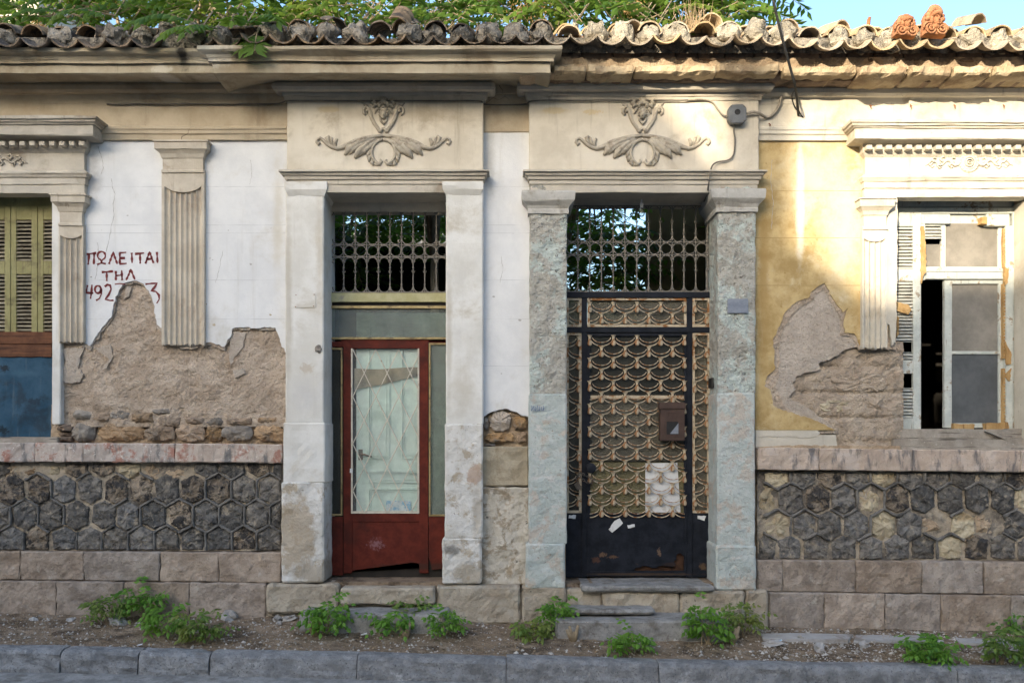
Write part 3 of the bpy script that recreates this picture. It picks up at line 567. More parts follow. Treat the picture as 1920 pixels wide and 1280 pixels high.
# middle strip under the broken plaster: rubble, a block, stained old plaster
MID = obj('rubble_bed', sheet_mesh(902, 996, 755, 845, .07, .02, .02, 7.), H, M['sandstone'])
for k, (a, b, c, d, m) in enumerate([(906, 917, 782, 806, 'slate'), (917, 958, 769, 810, 'render2'), (958, 989, 778, 806, 'rubble'), (906, 964, 810, 830, 'rubble'), (967, 989, 808, 831, 'rubble'), (906, 930, 831, 837, 'slate')]):
    us, vs_ = blob(a, b, c, d, 300 + k); rub(us, vs_, m, MID, .02, 300 + k, .014)
M['oldstone'] = W('stained_soft_stone', (.33, .28, .20), (.44, .385, .29), 4, stain=(.25, .20, .13), ssc=3, sth=(.5, .66), spk=(.2, .165, .12), spsc=30, pth=(.64, .72), bump=.8, bsc=40)
M['stained'] = W('stained_flaking_plaster', (.46, .42, .35), (.60, .56, .49), 5, stain=(.31, .255, .185), ssc=5, sth=(.48, .60), streak=(.34, .24, .10), kth=(.62, .72), ksc=(9, 9, 2), spk=(.06, .055, .05), spsc=11, pth=(.66, .72), bump=.8, bsc=40, b2=1.4)
obj('stone_block', block_mesh(X(903), X(991), Z(911), Z(837), .0, .08, .012, .012, .04, 5), H, M['oldstone'])
obj('stained_plaster', block_mesh(X(902), X(992), Z(1096), Z(913), -.004, .08, .016, .012, .03, 9), H, M['stained'])

# --- writing on the white plaster
def ribbon(mb, pts, wd, y=-.0025):
    n = len(pts); L, R_ = [], []
    for i, (u, v) in enumerate(pts):
        a, b = pts[max(0, i - 1)], pts[min(n - 1, i + 1)]; dx, dv = b[0] - a[0], b[1] - a[1]; q = math.hypot(dx, dv) or 1
        ww = wd * (1 + .38 * math.sin(i * 1.7 + u * .9)) * .5
        L.append(P(u - dv / q * ww, v + dx / q * ww, y)); R_.append(P(u + dv / q * ww, v - dx / q * ww, y))
    mb.add(L + R_, [(i, i + 1, n + i + 1, n + i) for i in range(n - 1)])
def cpx(x, y): return (x / 2.56, 350 + y / 2.56)
def arc(cx, cy, rx, ry, a0, a1, n=12): return [(cx + rx * math.cos(math.radians(a0 + (a1 - a0) * i / n)), cy + ry * math.sin(math.radians(a0 + (a1 - a0) * i / n))) for i in range(n + 1)]
STR = [[(415, 324), (462, 318)], [(428, 322), (426, 345), (423, 374)], [(452, 320), (450, 372)], arc(487, 331, 19, 20, 100, 440), [(466, 374), (485, 366), (508, 370)], [(487, 350), (487, 370)],
       [(523, 371), (534, 340), (543, 314), (552, 340), (563, 371)], [(575, 317), (575, 370)], [(573, 318), (606, 315)], [(575, 343), (600, 342)], [(573, 371), (608, 368)], [(632, 317), (634, 366)],
       [(648, 323), (692, 318)], [(672, 320), (673, 369)], [(698, 369), (710, 335), (718, 312), (727, 338), (737, 367)], [(704, 348), (733, 346)], [(753, 313), (756, 366)],
       [(488, 410), (543, 406)], [(512, 408), (512, 453)], [(556, 404), (556, 449)], [(584, 401), (586, 449)], [(556, 427), (585, 424)], [(605, 448), (618, 422), (627, 396), (637, 420), (647, 445)],
       [(420, 472), (413, 508), (448, 511)], [(441, 470), (439, 505), (434, 538)], arc(470, 493, 15, 18, 0, 360), [(485, 490), (486, 515), (478, 535), (461, 546)],
       [(503, 480), (515, 470), (529, 474), (533, 492), (522, 518), (505, 540), (528, 546), (545, 545)], [(551, 468), (575, 465), (600, 468)], [(698, 468), (728, 464), (754, 463), (742, 482), (728, 499), (748, 503), (763, 520), (764, 540), (752, 560)]]
lt = MB()
for st in STR:
    pts = [st[0]]
    for a, b in zip(st, st[1:]):
        k = max(1, int(math.hypot(b[0] - a[0], b[1] - a[1]) / 9)); pts += [(a[0] + (b[0] - a[0]) * j / k, a[1] + (b[1] - a[1]) * j / k) for j in range(1, k + 1)]
    ribbon(lt, [cpx(*p) for p in pts], 3.6)
o = lt.build('painted_writing', M['letter'], H); o['label'] = 'red hand-painted Greek letters and digits on the white plaster'

M['hair'] = W('hairline_crack', (.36, .35, .34), (.5, .49, .47), 30, bump=0)
for k, pts in enumerate([[(184, 275), (189, 290), (192, 302), (194, 315), (190, 326)], [(209, 335), (211, 352), (216, 364), (212, 382), (214, 402), (208, 430), (205, 448), (200, 468), (199, 472)], [(182, 455), (186, 480), (181, 512), (178, 524)], [(418, 470), (412, 500), (404, 530)], [(940, 480), (943, 505), (938, 530)], [(470, 300), (472, 330), (468, 346)], [(1448, 300), (1445, 340), (1450, 380), (1446, 430)]]):
    cb = MB(); ribbon(cb, jag(pts, .9, 4, 60 + k), 1.0 if k < 3 else .7, -.0012); cb.build('hairline_crack', M['hair'], H)
for k, (u, v, a) in enumerate([(239, 404, 4), (171, 519, 5), (394, 484, 3), (401, 609, 9), (399, 487, 3), (470, 495, 6), (428, 432, 3), (508, 428, 3), (926, 556, 6), (975, 600, 7), (962, 438, 2), (507, 590, 6), (386, 570, 5), (940, 700, 4)]):
    rr_ = random.Random(k); pp_ = [(u + a * .6 * math.cos(t) * rr_.uniform(.5, 1.), v + a * .4 * math.sin(t) * rr_.uniform(.5, 1.)) for t in (0, 1, 2, 3, 4, 5)]
    MB().prism(pp_, -.0012, .004).build('plaster_chip', M['hexcream' if k in (12, 11, 3) else 'hair'], H)

# --- plinth: sill bands, hexagon dado, base courses
def course_blocks(us, v0f, v1f, yf, mat, parent, name, seed=0, chip=0., yb=.09):
    for i in range(len(us) - 1):
        a, b = X(us[i], yf) + .0022, X(us[i + 1], yf) - .0022; um = (us[i] + us[i + 1]) / 2
        sl = (Z(v0f(us[i + 1]), yf) - Z(v0f(us[i]), yf)) / (b - a)
        obj(name, block_mesh(a, b, Z(v1f(us[i]), yf) + .002, Z(v0f(us[i]), yf) - .002, yf + RND.uniform(-.005, .005), yb, .011, .009, .034, seed + i, sl, name, chip), parent, M[mat])
lin = lambda a, b: (lambda u: a + (b - a) * (u / 1920.))
sb = MB().pbox(-330, 528, 836, 862, -.03, .07).build('sill_band', M['sill'], H)
course_blocks([-300, -120, 65, 155, 328, 529], lambda u: 829 + u * .006, lambda u: 866 + u * .003, -.07, 'sill', sb, 'sill_stone', 1, .02)
sb = MB().pbox(1420, 2250, 848, 880, -.03, .07).build('sill_band', M['sillr'], H)
course_blocks([1419, 1536, 1711, 1914, 2120, 2240], lambda u: 838 + (u - 1420) * .012, lambda u: 881 + (u - 1420) * .008, -.07, 'sillr', sb, 'sill_stone', 11, .02)

def dado(u0, u1, v0, v1, pitch, vB, uB, rows, missing, cream, brown, ptg, seed):
    bed = obj('dado_bed', sheet_mesh(u0 - 4, u1 + 4, v0 - 2, v1 + 2, .022, .016, .02, 8.), H, M['dmortar'])
    pm = MB(); hw = pitch / 2; pk = 14; hs = 17.5
    def hexpts(cu, cv, sh):
        a = hw - sh
        return [(cu, cv - hs - pk + sh * 1.1), (cu + a, cv - hs + sh * .3), (cu + a, cv + hs - sh * .3), (cu, cv + hs + pk - sh * 1.1), (cu - a, cv + hs - sh * .3), (cu - a, cv - hs + sh * .3)]
    r = random.Random(seed)
    for ri, cv in enumerate(rows):
        off = 0 if (ri % 2 == 1) else hw
        n0 = int((u0 - uB) / pitch) - 2
        for k in range(n0, n0 + 60):
            cu = uB + k * pitch + off + r.uniform(-1.6, 1.6)
            if cu < u0 - 20 or cu > u1 + 20: continue
            poly = hexpts(cu, cv + r.uniform(-1.5, 1.5), 2.2 + r.uniform(0, 2.4)); rt_ = r.uniform(-.07, .07); poly = [(cu + (u - cu) * math.cos(rt_) - (v - cv) * math.sin(rt_) + r.uniform(-1.3, 1.3), cv + (u - cu) * math.sin(rt_) + (v - cv) * math.cos(rt_) + r.uniform(-1.3, 1.3)) for u, v in poly]
            # clip to the panel
            poly = [(min(max(u, u0), u1), min(max(v, v0), v1)) for u, v in poly]
            clean = [p for i, p in enumerate(poly) if math.hypot(p[0] - poly[i - 1][0], p[1] - poly[i - 1][1]) > 1.]
            us = [p[0] for p in clean]; vv = [p[1] for p in clean]
            if len(clean) < 3 or max(us) - min(us) < 8 or max(vv) - min(vv) < 7: continue
            key = (ri, k)
            mt = 'hexcream' if any(abs(cu - a) < 15 and abs(cv - b) < 20 for a, b in cream) else 'hexbrown' if any(abs(cu - a) < 15 and abs(cv - b) < 20 for a, b in brown) else ('hexbrown' if r.random() < .16 else 'hex')
            gone = any(abs(cu - a) < 15 and abs(cv - b) < 20 for a, b in missing)
            if not gone:
                w_ = [(X(u), Z(v)) for u, v in clean]; yf = -.004 + r.uniform(-.008, .008)
                obj('hexagon_stone', stone_mesh(w_, yf + (.006 if mt == 'hexcream' else 0), .05, .003 + r.uniform(0, .008), .017, seed * 50 + ri * 40 + k, .016, .0045, .010), bed, M[mt])
            # proud ribbon pointing round the stone where it survives
            h2 = hexpts(cu, cv, 0); 
            for e in ((0, 1), (1, 2), (5, 0)):
                a, b = h2[e[0]], h2[e[1]]
                mu, mv = (a[0] + b[0]) / 2, (a[1] + b[1]) / 2
                if not (u0 - 2 < mu < u1 + 2 and v0 + 2 < mv < v1 - 1): continue
                if ptg(mu, mv) + .35 * nz(mu, mv, seed, .03) < r.random(): continue
                pa, pb = P(min(max(a[0], u0), u1), min(max(a[1], v0), v1), .0), P(min(max(b[0], u0), u1), min(max(b[1], v0), v1), .0)
                n = 4; pts = [pa.lerp(pb, i / n) + Vector((r.uniform(-.004, .004), -.004 + r.uniform(-.005, .006), r.uniform(-.004, .004))) for i in range(n + 1)]
                pm.tube(pts, [.0125 + r.uniform(-.004, .004) for _ in pts], 6, 1.5)
    o = pm.build('pointing', M['point'], bed, smooth=True); o['kind'] = 'stuff'
    return bed
dado(-320, 527, 869, 1030, 48.6, 917, 21.5, (868, 917, 966, 1015),
     [(118, 870), (70, 870), (22, 870), (-30, 870), (282, 872), (312, 872), (45, 866), (94, 866), (290, 868), (340, 868)], [(240, 870)], [(212, 917), (264, 917), (409, 966), (70, 917), (360, 917), (240, 868), (146, 868)],
     lambda u, v: .95 if u > 380 else .85 if (v > 985 and u > 190) else .75 if (u > 270 and v > 930) else .4 if u > 120 else .5, 3)
dado(1424, 2240, 886, 1048, 50, 935, 1482, (889, 935, 985, 1030),
     [(1432, 935), (1630, 935), (1457, 985), (1750, 985), (1846, 985), (1430, 985)], [(1457, 890), (1657, 985), (1807, 985), (1650, 890), (1780, 1030), (1920, 940), (1432, 940)], [(1530, 935)],
     lambda u, v: .75 if v < 920 else .45 if u < 1700 else .25, 8)
# broken cream render humps where stones are lost
for k, (a, b, c, d, m) in enumerate([(1424, 1456, 905, 965, 'hexcream'), (1432, 1482, 962, 1010, 'hexcream'), (1608, 1652, 912, 962, 'hexcream'), (1726, 1766, 962, 1000, 'sandstone'), (1822, 1866, 962, 1004, 'sandstone'), (1770, 1850, 1000, 1020, 'sandstone'), (1880, 1925, 905, 950, 'hexcream')]):
    us, vs_ = blob(a, b, c, d, 500 + k); rub(us, vs_, m, H, .024, 500 + k, .012, 'mortar_lump')
for k, (a, b, c, d, m) in enumerate([(0, 40, 872, 900, 'sandstone'), (40, 74, 873, 892, 'rubble'), (78, 112, 872, 896, 'hexcream'), (262, 300, 870, 915, 'sandstone'), (302, 350, 876, 905, 'sandstone'), (215, 258, 872, 900, 'hexcream')]):
    us, vs_ = blob(a, b, c, d, 540 + k); rub(us, vs_, m, H, .026, 540 + k, .012, 'mortar_lump')

ledL = lambda u: 1033 + u * .004; l2L = lambda u: 1088 + u * .010
c1 = MB().pbox(-330, 528, 1036, 1092, -.02, .07).build('base_course', M['base'], H)
course_blocks([-310, -120, 37, 157, 300, 410, 527], ledL, lambda u: l2L(u) - 1, -.055, 'base', c1, 'base_stone', 30, .02)
c2 = MB().pbox(-330, 600, 1096, 1200, -.05, .07).build('base_course', M['base'], H)
course_blocks([-300, -90, 105, 232, 355, 498], l2L, lambda u: 1175, -.085, 'base', c2, 'base_stone', 40, .02)
c3_ = MB().pbox(1420, 2250, 1056, 1112, -.02, .07).build('base_course', M['base'], H)
course_blocks([1420, 1468, 1605, 1728, 1845, 1990, 2110, 2240], lambda u: 1049 + (u - 1420) * .008, lambda u: 1109 + (u - 1420) * .012, -.055, 'base', c3_, 'base_stone', 50, .02)
c4 = MB().pbox(1420, 2250, 1118, 1240, -.05, .07).build('base_course', M['base'], H)
course_blocks([1442, 1545, 1660, 1765, 1896, 2010, 2140, 2240], lambda u: 1110 + (u - 1420) * .012, lambda u: 1215, -.085, 'base', c4, 'base_stone', 60, .02)
# course running under the door piers, rougher
M['oldbase'] = W('crumbly_grey_plinth_stone', (.34, .29, .225), (.44, .39, .315), 5, stain=(.24, .195, .145), ssc=3.5, sth=(.5, .66), spk=(.17, .14, .11), spsc=40, pth=(.6, .7), bump=.9, bsc=40, b2=1.4, vary=.08)
c5 = MB().box(X(500), X(1440), -.06, .2, .0, Z(1108)).build('base_course', M['oldbase'], H)
for i, (a, b, t, bt, yf) in enumerate([(498, 634, 1095, 1150, -.13), (818, 976, 1098, 1170, -.13), (978, 1062, 1098, 1170, -.13), (1062, 1130, 1104, 1160, -.12), (1130, 1275, 1108, 1160, -.15), (1275, 1398, 1108, 1165, -.15), (1398, 1442, 1106, 1185, -.13)]):
    obj('base_stone', block_mesh(X(a, yf) + .003, X(b, yf) - .003, Z(bt, yf), Z(t, yf), yf, .1, .014, .022, .04, 70 + i, 0, 'base_stone', .03), c5, M['oldbase'])
obj('footing', block_mesh(X(820), X(1420), -.1, Z(1160, -.1), -.11, .1, .02, .02, .05, 81), H, M['oldbase'])

# --- door piers
def pier(u0, u1, v0, v1, yf, yb, mat, rough, seed, bev=.012, res=.06, parent=H, name='door_pier'):
    return obj(name, block_mesh(X(u0, yf), X(u1, yf), Z(v1, yf), Z(v0, yf), yf, yb, rough, bev, res, seed, 0, name), parent, M[mat])
YP = -.10
pier(535, 607, 345, 794, YP, .40, 'pil', .004, 1); pier(531, 609, 792, 905, YP - .006, .40, 'pil', .006, 2)
pier(527, 607, 903, 1092, YP - .008, .40, 'pillow', .010, 3, .016, .04)
pier(836, 906, 345, 796, YP, .40, 'pil', .004, 4); pier(834, 905, 794, 1010, YP - .012, .40, 'pillow', .007, 5, .014, .04); pier(829, 903, 1008, 1095, YP - .022, .40, 'pillow', .010, 6, .018, .04)
pier(993, 1063, 345, 740, YP, .40, 'green', .010, 7, .012, .022); pier(991, 1063, 738, 1020, YP - .016, .40, 'greenlow', .006, 8, .012, .035); pier(986, 1060, 1018, 1104, YP - .03, .40, 'greenlow', .010, 9, .018, .035)
pier(1346, 1417, 345, 738, YP, .40, 'green', .010, 10, .012, .022); pier(1345, 1416, 736, 1024, YP - .016, .40, 'greenlow', .006, 11, .012, .035); pier(1343, 1418, 1022, 1107, YP - .03, .40, 'greenlow', .010, 12, .018, .035)
# capitals
mb = MB()
moulding(mb, 541, 608, [(340, YP - .03), (348, YP - .032), (355, YP - .028), (362, YP - .012), (368, YP - .002)], YP, .36, .004, .03, seed=2); mb.build('capital', M['pil'], H, smooth='m'); mb = MB()
moulding(mb, 836, 900, [(340, YP - .03), (348, YP - .032), (355, YP - .028), (360, YP - .012), (365, YP - .002)], YP, .36, .004, .03, seed=5)
mb.build('capital', M['pil'], H, smooth='m')
mb = MB(); cp = [(357, YP - .075), (360, YP - .08), (374, YP - .072), (378, YP - .06), (386, YP - .03), (391, YP - .018), (393, YP - .022), (400, YP - .02), (402, YP)]
moulding(mb, 994, 1062, cp, YP, .36, .003, .03, seed=7); mb.build('capital', M['capg'], H, smooth='m'); mb = MB(); moulding(mb, 1346, 1416, [(v - 3, y) for v, y in cp], YP, .36, .004, .03, seed=9)
mb.build('capital', M['capg'], H, smooth='m')

# --- door head panels: the two carved entablature blocks
def head(u0, u1, mat, seed):
    o = obj('door_head', block_mesh(X(u0, YP), X(u1, YP), Z(346, YP), Z(178, YP), YP, .3, .004, .008, .08, seed), H, M[mat])
    mb = MB(); moulding(mb, u0 + 4, u1 - 4, [(318, YP - .075), (321, YP - .078), (322.5, YP - .056), (328, YP - .05), (329.5, YP - .034), (336, YP - .03), (337, YP - .014), (345, YP - .014), (346, YP - .004), (358, YP - .004), (361, YP)], YP, .36, .0025, seed=seed)
    mb.build('moulding', M['trim'], o, smooth='m')
    mb = MB(); moulding(mb, u0 - 2, u1 + 2, [(150, YP - .06), (156, YP - .10), (162, YP - .105), (168, YP - .09), (172, YP - .06), (173, YP - .028), (180, YP - .024), (181, YP - .012), (188, YP - .010), (189, YP)], YP, .3, .003, seed=seed + 3)
    mb.build('moulding', M['trim'], o, smooth='m')
    return o
hd1 = head(538, 906, 'cream', 21); hd2 = head(992, 1423, 'cream', 22)

def ornament(cx, parent, mat):
    y0 = YP - .004; mb = MB()
    def T(pts, r, flat=.7, n=8, dy=0.):
        for sgn in (-1, 1):
            mb.tube([P(cx + sgn * (u - 719.), v, y0 + dy) for u, v in pts], [q * .0064 for q in r], n, flat * 1.35)
    # cartouche scrolls beside the mask
    T([(686, 216), (682, 212), (682, 205), (687, 201), (692, 204), (695, 213), (697, 222), (702, 232), (708, 240), (711, 246), (716, 249)], [2, 2.4, 2.6, 2.8, 3, 3, 2.8, 2.8, 2.6, 2.4, 2], .9)
    T([(687, 211), (689, 208), (688, 205)], [2.6, 3, 1.5], 1.1)
    T([(679, 193), (684, 197), (690, 199)], [1, 2, 1.6], .6)
    T([(697, 197), (702, 190), (708, 187)], [2, 4, 2.2], 1.0); T([(700, 203), (704, 197), (709, 199)], [2, 3.5, 2.], 1.1); T([(703, 214), (705, 207), (709, 203)], [1, 2.6, 2.], .9)
    T([(694, 192), (697, 187), (702, 186)], [1.5, 3, 2], 1.1); T([(709, 193), (712, 197), (711, 203)], [2, 3, 2], 1.2)
    T([(712, 249), (715, 244), (719, 241)], [2.4, 2.6, 2.], 1.)
    # shell crest: fan of ribs
    for k in range(-3, 4):
        a = math.radians(90 + k * 20); mb.tube([P(cx, 196, y0 - .01), P(cx + 6 * math.cos(a), 196 - 6.5 * math.sin(a), y0 - .02), P(cx + 11 * math.cos(a), 196 - 14 * math.sin(a), y0 - .008)], [.008, .014, .010], 7, .9)
    # mask: face, hair roll, nose, chin beard
    mb.ell(P(cx, 213, y0 - .012), (.033, .036, .052), 14, 10); mb.ell(P(cx, 214.5, y0 - .047), (.006, .012, .016), 8, 6); mb.ell(P(cx, 220.5, y0 - .036), (.012, .010, .006), 8, 5)
    for sg in (-1, 1):
        mb.ell(P(cx + sg * 3, 210.5, y0 - .043), (.007, .006, .004), 8, 5); mb.ell(P(cx + sg * 3.2, 208.3, y0 - .043), (.012, .006, .003), 8, 5)
    for k in range(-4, 5):
        a = math.radians(90 + k * 27); mb.ell(P(cx + 7.5 * math.cos(a), 212 - 10.5 * math.sin(a), y0 - .018), (.013, .018, .012), 7, 5)
    mb.tube([P(cx - 7, 218, y0), P(cx - 5, 227, y0 - .006), P(cx, 232, y0 - .01), P(cx + 5, 227, y0 - .006), P(cx + 7, 218, y0)], [.010, .012, .014, .012, .010], 8, 1.)
    # wings: stem with volute tip
    T([(601, 268), (597, 271), (594, 267), (595, 262), (600, 259), (606, 263), (613, 270), (622, 276), (633, 279), (644, 276), (654, 270), (668, 264), (685, 259), (703, 256), (719, 254)],
      [1.5, 2.6, 2.4, 2.2, 2.2, 2.4, 2.6, 2.8, 3.2, 3.6, 3.6, 3.4, 3.2, 3., 2.8], .8)
    T([(622, 274), (616, 266), (614, 259), (618, 255)], [1.5, 3, 3.2, 2], .9); T([(630, 276), (628, 268), (632, 260)], [1.5, 3, 2], .9); T([(626, 275), (622, 266), (621, 258)], [1.2, 2.4, 2], 1.)
    # acanthus lobes fanning down
    lob = [([(700, 258), (672, 268), (655, 280), (646, 291)], 4), ([(702, 259), (680, 270), (662, 280), (655, 289)], 3.2), ([(704, 260), (686, 272), (672, 285), (665, 297)], 4.4), ([(705, 261), (690, 274), (680, 284), (674, 293)], 3.2),
           ([(706, 261), (694, 273), (685, 283), (682, 289)], 3.4), ([(708, 262), (698, 270), (692, 277), (689, 281)], 3.2), ([(680, 262), (662, 270), (652, 276), (648, 283)], 3.), ([(692, 260), (676, 266), (664, 274), (658, 280)], 2.6)]
    for pts, q in lob: T(pts, [q * .5, q * .95, q * 1.25, q * .4], .75, 8, -.004)
    # ring with leafy sides
    T(arc(719, 286, 22, 23.5, 268, 105, 14), [2.2] * 15, .9, 8, -.003)
    T([(699, 272), (694, 278), (692, 286)], [1.2, 3, 1.4], .7); T([(697, 280), (691, 288), (689, 296)], [1.2, 3.2, 1.4], .7); T([(697, 290), (692, 297), (692, 304)], [1.2, 3.2, 1.4], .7); T([(700, 299), (697, 306), (701, 311)], [1.4, 3.2, 1.4], .7)
    T([(703, 309), (711, 308), (715, 303), (713, 299)], [2.2, 2.6, 2.4, 1.4], .8)
    o = mb.build('carved_ornament', mat, parent, smooth='all'); o['label'] = 'carved mask over acanthus scrolls'
    return o
M['carve'] = W('dirty_carved_relief', (.37, .325, .26), (.48, .43, .35), 8, stain=(.25, .21, .165), ssc=8, sth=(.50, .66), bump=.4, bsc=60)
ornament(719, hd1, M['carve']); ornament(1205, hd2, M['carve'])

# --- friezes on the wall between the blocks
FR = [(155, -.10), (160, -.115), (168, -.112), (174, -.09), (177, -.05), (179, -.045), (193, -.042), (196, -.036), (236, -.036), (238, -.06), (241, -.062), (244, -.052), (250, -.048), (252, -.038), (254, -.034), (262, -.03), (264, -.004)]
mb = MB(); moulding(mb, UL, 540, FR, 0, .09, .003, retl=False, retr=False, seed=31); mb.build('frieze', M['frieze'], H, smooth='m')
mb = MB(); moulding(mb, 906, 993, [(150, -.05), (158, -.06), (176, -.055), (178, -.02), (196, -.018), (200, -.014), (246, -.012), (249, -.001)], 0, .09, .003, retl=False, retr=False, seed=32); mb.build('frieze', M['frieze'], H, smooth='m')
mb = MB(); moulding(mb, 1420, UR, [(v + 1 if v > 190 else v + 6 if v < 180 else v + 3, y) for v, y in FR], 0, .09, .003, retl=False, retr=False, seed=33); mb.build('frieze', M['trimw'], H, smooth='m')

# --- main cornice: left run, break forward over the first door
def corn(y): return [(90, y - .10), (96, y - .10), (100, y - .085), (106, y - .05), (111, y - .035), (113, y - .03), (116, y - .028), (119, y - .030), (120, y), (137, y - .002), (139, y + .01), (143, y + .12), (156, -.10)]
mb = MB(); moulding(mb, UL, 478, corn(-.40), 0, .09, .004, retl=False, retr=False, seed=41); mb.build('cornice', M['cornice'], H, smooth='m')
mb = MB(); y = -.50
moulding(mb, 508, 947, [(v - 4 if v < 125 else v, q) for v, q in corn(y)], -.1, .09, .004, seed=42)
mb.build('cornice', M['cornice'], H, smooth='m')
# broken end of the cornice and the bare courses to its right
o = obj('broken_masonry', stone_mesh([(X(982, -.3), Z(104, -.3)), (X(996, -.3), Z(112, -.3)), (X(1008, -.3), Z(128, -.3)), (X(1038, -.3), Z(146, -.3)), (X(1030, -.3), Z(152, -.3)), (X(975, -.3), Z(150, -.3))], -.40, .05, .02, .03, 5, .03, .008), H, M['sandstone'])
eave = MB().box(X(985), X(UR), -.22, .10, Z(152), Z(88)).build('eave_core', M['brick'], H)
u = 1000; k = 0
while u < 2120:
    wd = RND.choice((42, 50, 56, 62)); yf = -.33 + RND.uniform(-.015, .015)
    dz = 4 if u > 1480 else 0
    obj('brick', block_mesh(X(u, yf) + .004, X(u + wd, yf) - .004, Z(112 + dz, yf), Z(95 + dz, yf), yf, -.1, .010, .010, .035, 90 + k, 0, 'brick', .02), eave, M['brick']); u += wd; k += 1
obj('bedding_mortar', sheet_mesh(990, 2130, 108, 132, -.335, .03, .02, 7.), eave, M['sandstone'])
for k, (a, b) in enumerate([(1036, 1100), (1100, 1190), (1190, 1345), (1345, 1462), (1470, 1608), (1612, 1704), (1706, 1788), (1790, 1862), (1864, 1960), (1962, 2110)]):
    yf = -.40 + RND.uniform(-.03, .03); dz = 3 if a > 1460 else 0
    obj('cornice_slab', block_mesh(X(a, yf) + .004, X(b, yf) - .004, Z(137 + dz, yf), Z(121 + dz + RND.uniform(-2, 2), yf), yf, -.08, .022, .016, .035, 120 + k, 0, 'cornice_slab', .06), eave, M['slab'])
obj('eave_underside', block_mesh(X(990), X(UR), Z(157, -.2), Z(134, -.2), -.27, .05, .03, .03, .06, 140), eave, M['brick'])

# --- roof: deck, pan tiles, cover tiles, mortar
SLP = math.radians(19)
dk = MB(); dk.add([(x, y, z) for x in (X(UL, -.3), X(UR, -.3)) for y, z in ((-.30, 5.395), (1.3, 5.945), (1.3, 5.89), (-.30, 5.33))], [(0, 1, 5, 4), (1, 2, 6, 5), (2, 3, 7, 6), (3, 0, 4, 7), (0, 3, 2, 1), (4, 5, 6, 7)])
roof = dk.build('roof', M['tmortar'], H)
def tile_mesh(kind, seed):
    r = random.Random(seed); n = 10; m = 7; L = .46; th = .012; vs = []
    amax = math.radians(62 if kind == 'pan' else 76)
    for j in range(m + 1):
        t = j / m; R0 = (.138 if kind == 'pan' else .100) * (1 - .10 * t)
        for side in (0, 1):
            for i in range(n + 1):
                a = -amax + 2 * amax * i / n; q = R0 + (th if side else 0) * (1 if kind != 'pan' else -1) + .004 * nz(a * 2 + seed, t * 3, side, 1.)
                x = q * math.sin(a); z = q * math.cos(a) * (-1 if kind == 'pan' else 1)
                yy = L * t + (.018 * nz(a * 2.3, seed, 1.) if j == 0 else 0)
                vs.append((x, yy, z + .003 * nz(x * 20, yy * 8, seed)))
    w_ = 2 * (n + 1); fs = []
    for j in range(m):
        for s_ in (0, 1):
            for i in range(n):
                b = j * w_ + s_ * (n + 1) + i; fs.append((b, b + 1, b + w_ + 1, b + w_))
        for i in (0, n): b = j * w_ + i; fs.append((b, b + w_, b + w_ + n + 1, b + n + 1))
    for j in (0, m):
        for i in range(n): b = j * w_ + i; fs.append((b, b + 1, b + n + 2, b + n + 1))
    me = bpy.data.meshes.new('roof_tile'); me.from_pydata(vs, [], fs)
    bm = bmesh.new(); bm.from_mesh(me); bmesh.ops.recalc_face_normals(bm, faces=bm.faces); bm.to_mesh(me); bm.free()
    for p in me.polygons: p.use_smooth = True
    try: me.set_sharp_from_angle(angle=math.radians(50))
    except Exception: pass
    return me
PAN = [tile_mesh('pan', i) for i in range(4)]; COV = [tile_mesh('cover', 10 + i) for i in range(4)]
TM = {}
def tile(me, loc, rot, light, sc=1.):
    key = (me.name, light)
    if key not in TM:
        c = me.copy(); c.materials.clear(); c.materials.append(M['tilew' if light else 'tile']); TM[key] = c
    o = obj('roof_tile', TM[key], roof); o.location = loc; o.rotation_euler = rot; o.scale = (1, sc, 1); return o
def plug(loc, r, seed, light=False):
    mb = MB(); mb.ell((0, 0, 0), (r, .085, r * 1.04), 16, 12, .55, seed)
    me = mb.mesh('mortar_plug', smooth=True); o = obj('mortar_plug', me, roof, M['tmortarw' if light else 'tmortar']); o.location = loc; return o
for k in range(-25, 25):
    u = 1044 + 51.6 * k
    vb = 87 if u < 470 else 81 if u < 1490 else 90
    light = u > 1000  # right-hand run gets the sunlit colour copies
    yf = -.60 if u < 470 or u > 985 else -.64
    if u > 1490: yf = -.58
    z0 = Z(vb, yf) + .138
    gone = 295 < u < 345
    if not gone:
        tile(PAN[k % 4], (X(u, yf) + RND.uniform(-.006, .006), yf + RND.uniform(-.02, .02), z0 + RND.uniform(-.006, .006)), (SLP + RND.uniform(-.03, .03), RND.uniform(-.05, .05), RND.uniform(-.03, .03)), light)
    tile(PAN[(k + 1) % 4], (X(u, yf), yf + .38, z0 + .15), (SLP, 0, RND.uniform(-.04, .04)), light)
    # cover on the joint to the right of this pan
    xc = X(u, yf) + 51.6 * kf(yf) / 2; zc = z0 - .052
    missing = (360 < u < 450) or (295 < u < 345) or abs(u - 640) < 20
    tw = RND.uniform(-.09, .09)
    if not missing:
        tile(COV[k % 4], (xc + RND.uniform(-.01, .01), yf + .19 + RND.uniform(-.04, .05), zc + .075 + RND.uniform(-.012, .012)), (SLP + RND.uniform(-.06, .05), RND.uniform(-.08, .08), tw), light)
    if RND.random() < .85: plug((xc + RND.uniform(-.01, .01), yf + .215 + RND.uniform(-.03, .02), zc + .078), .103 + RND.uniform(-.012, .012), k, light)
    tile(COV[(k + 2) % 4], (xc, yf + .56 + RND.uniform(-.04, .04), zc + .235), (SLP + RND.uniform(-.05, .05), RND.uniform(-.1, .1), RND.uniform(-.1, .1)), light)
obj('eave_bed', sheet_mesh(-320, 2200, 71, 100, -.40, .02, .03, 7.), roof, M['tmortar'])
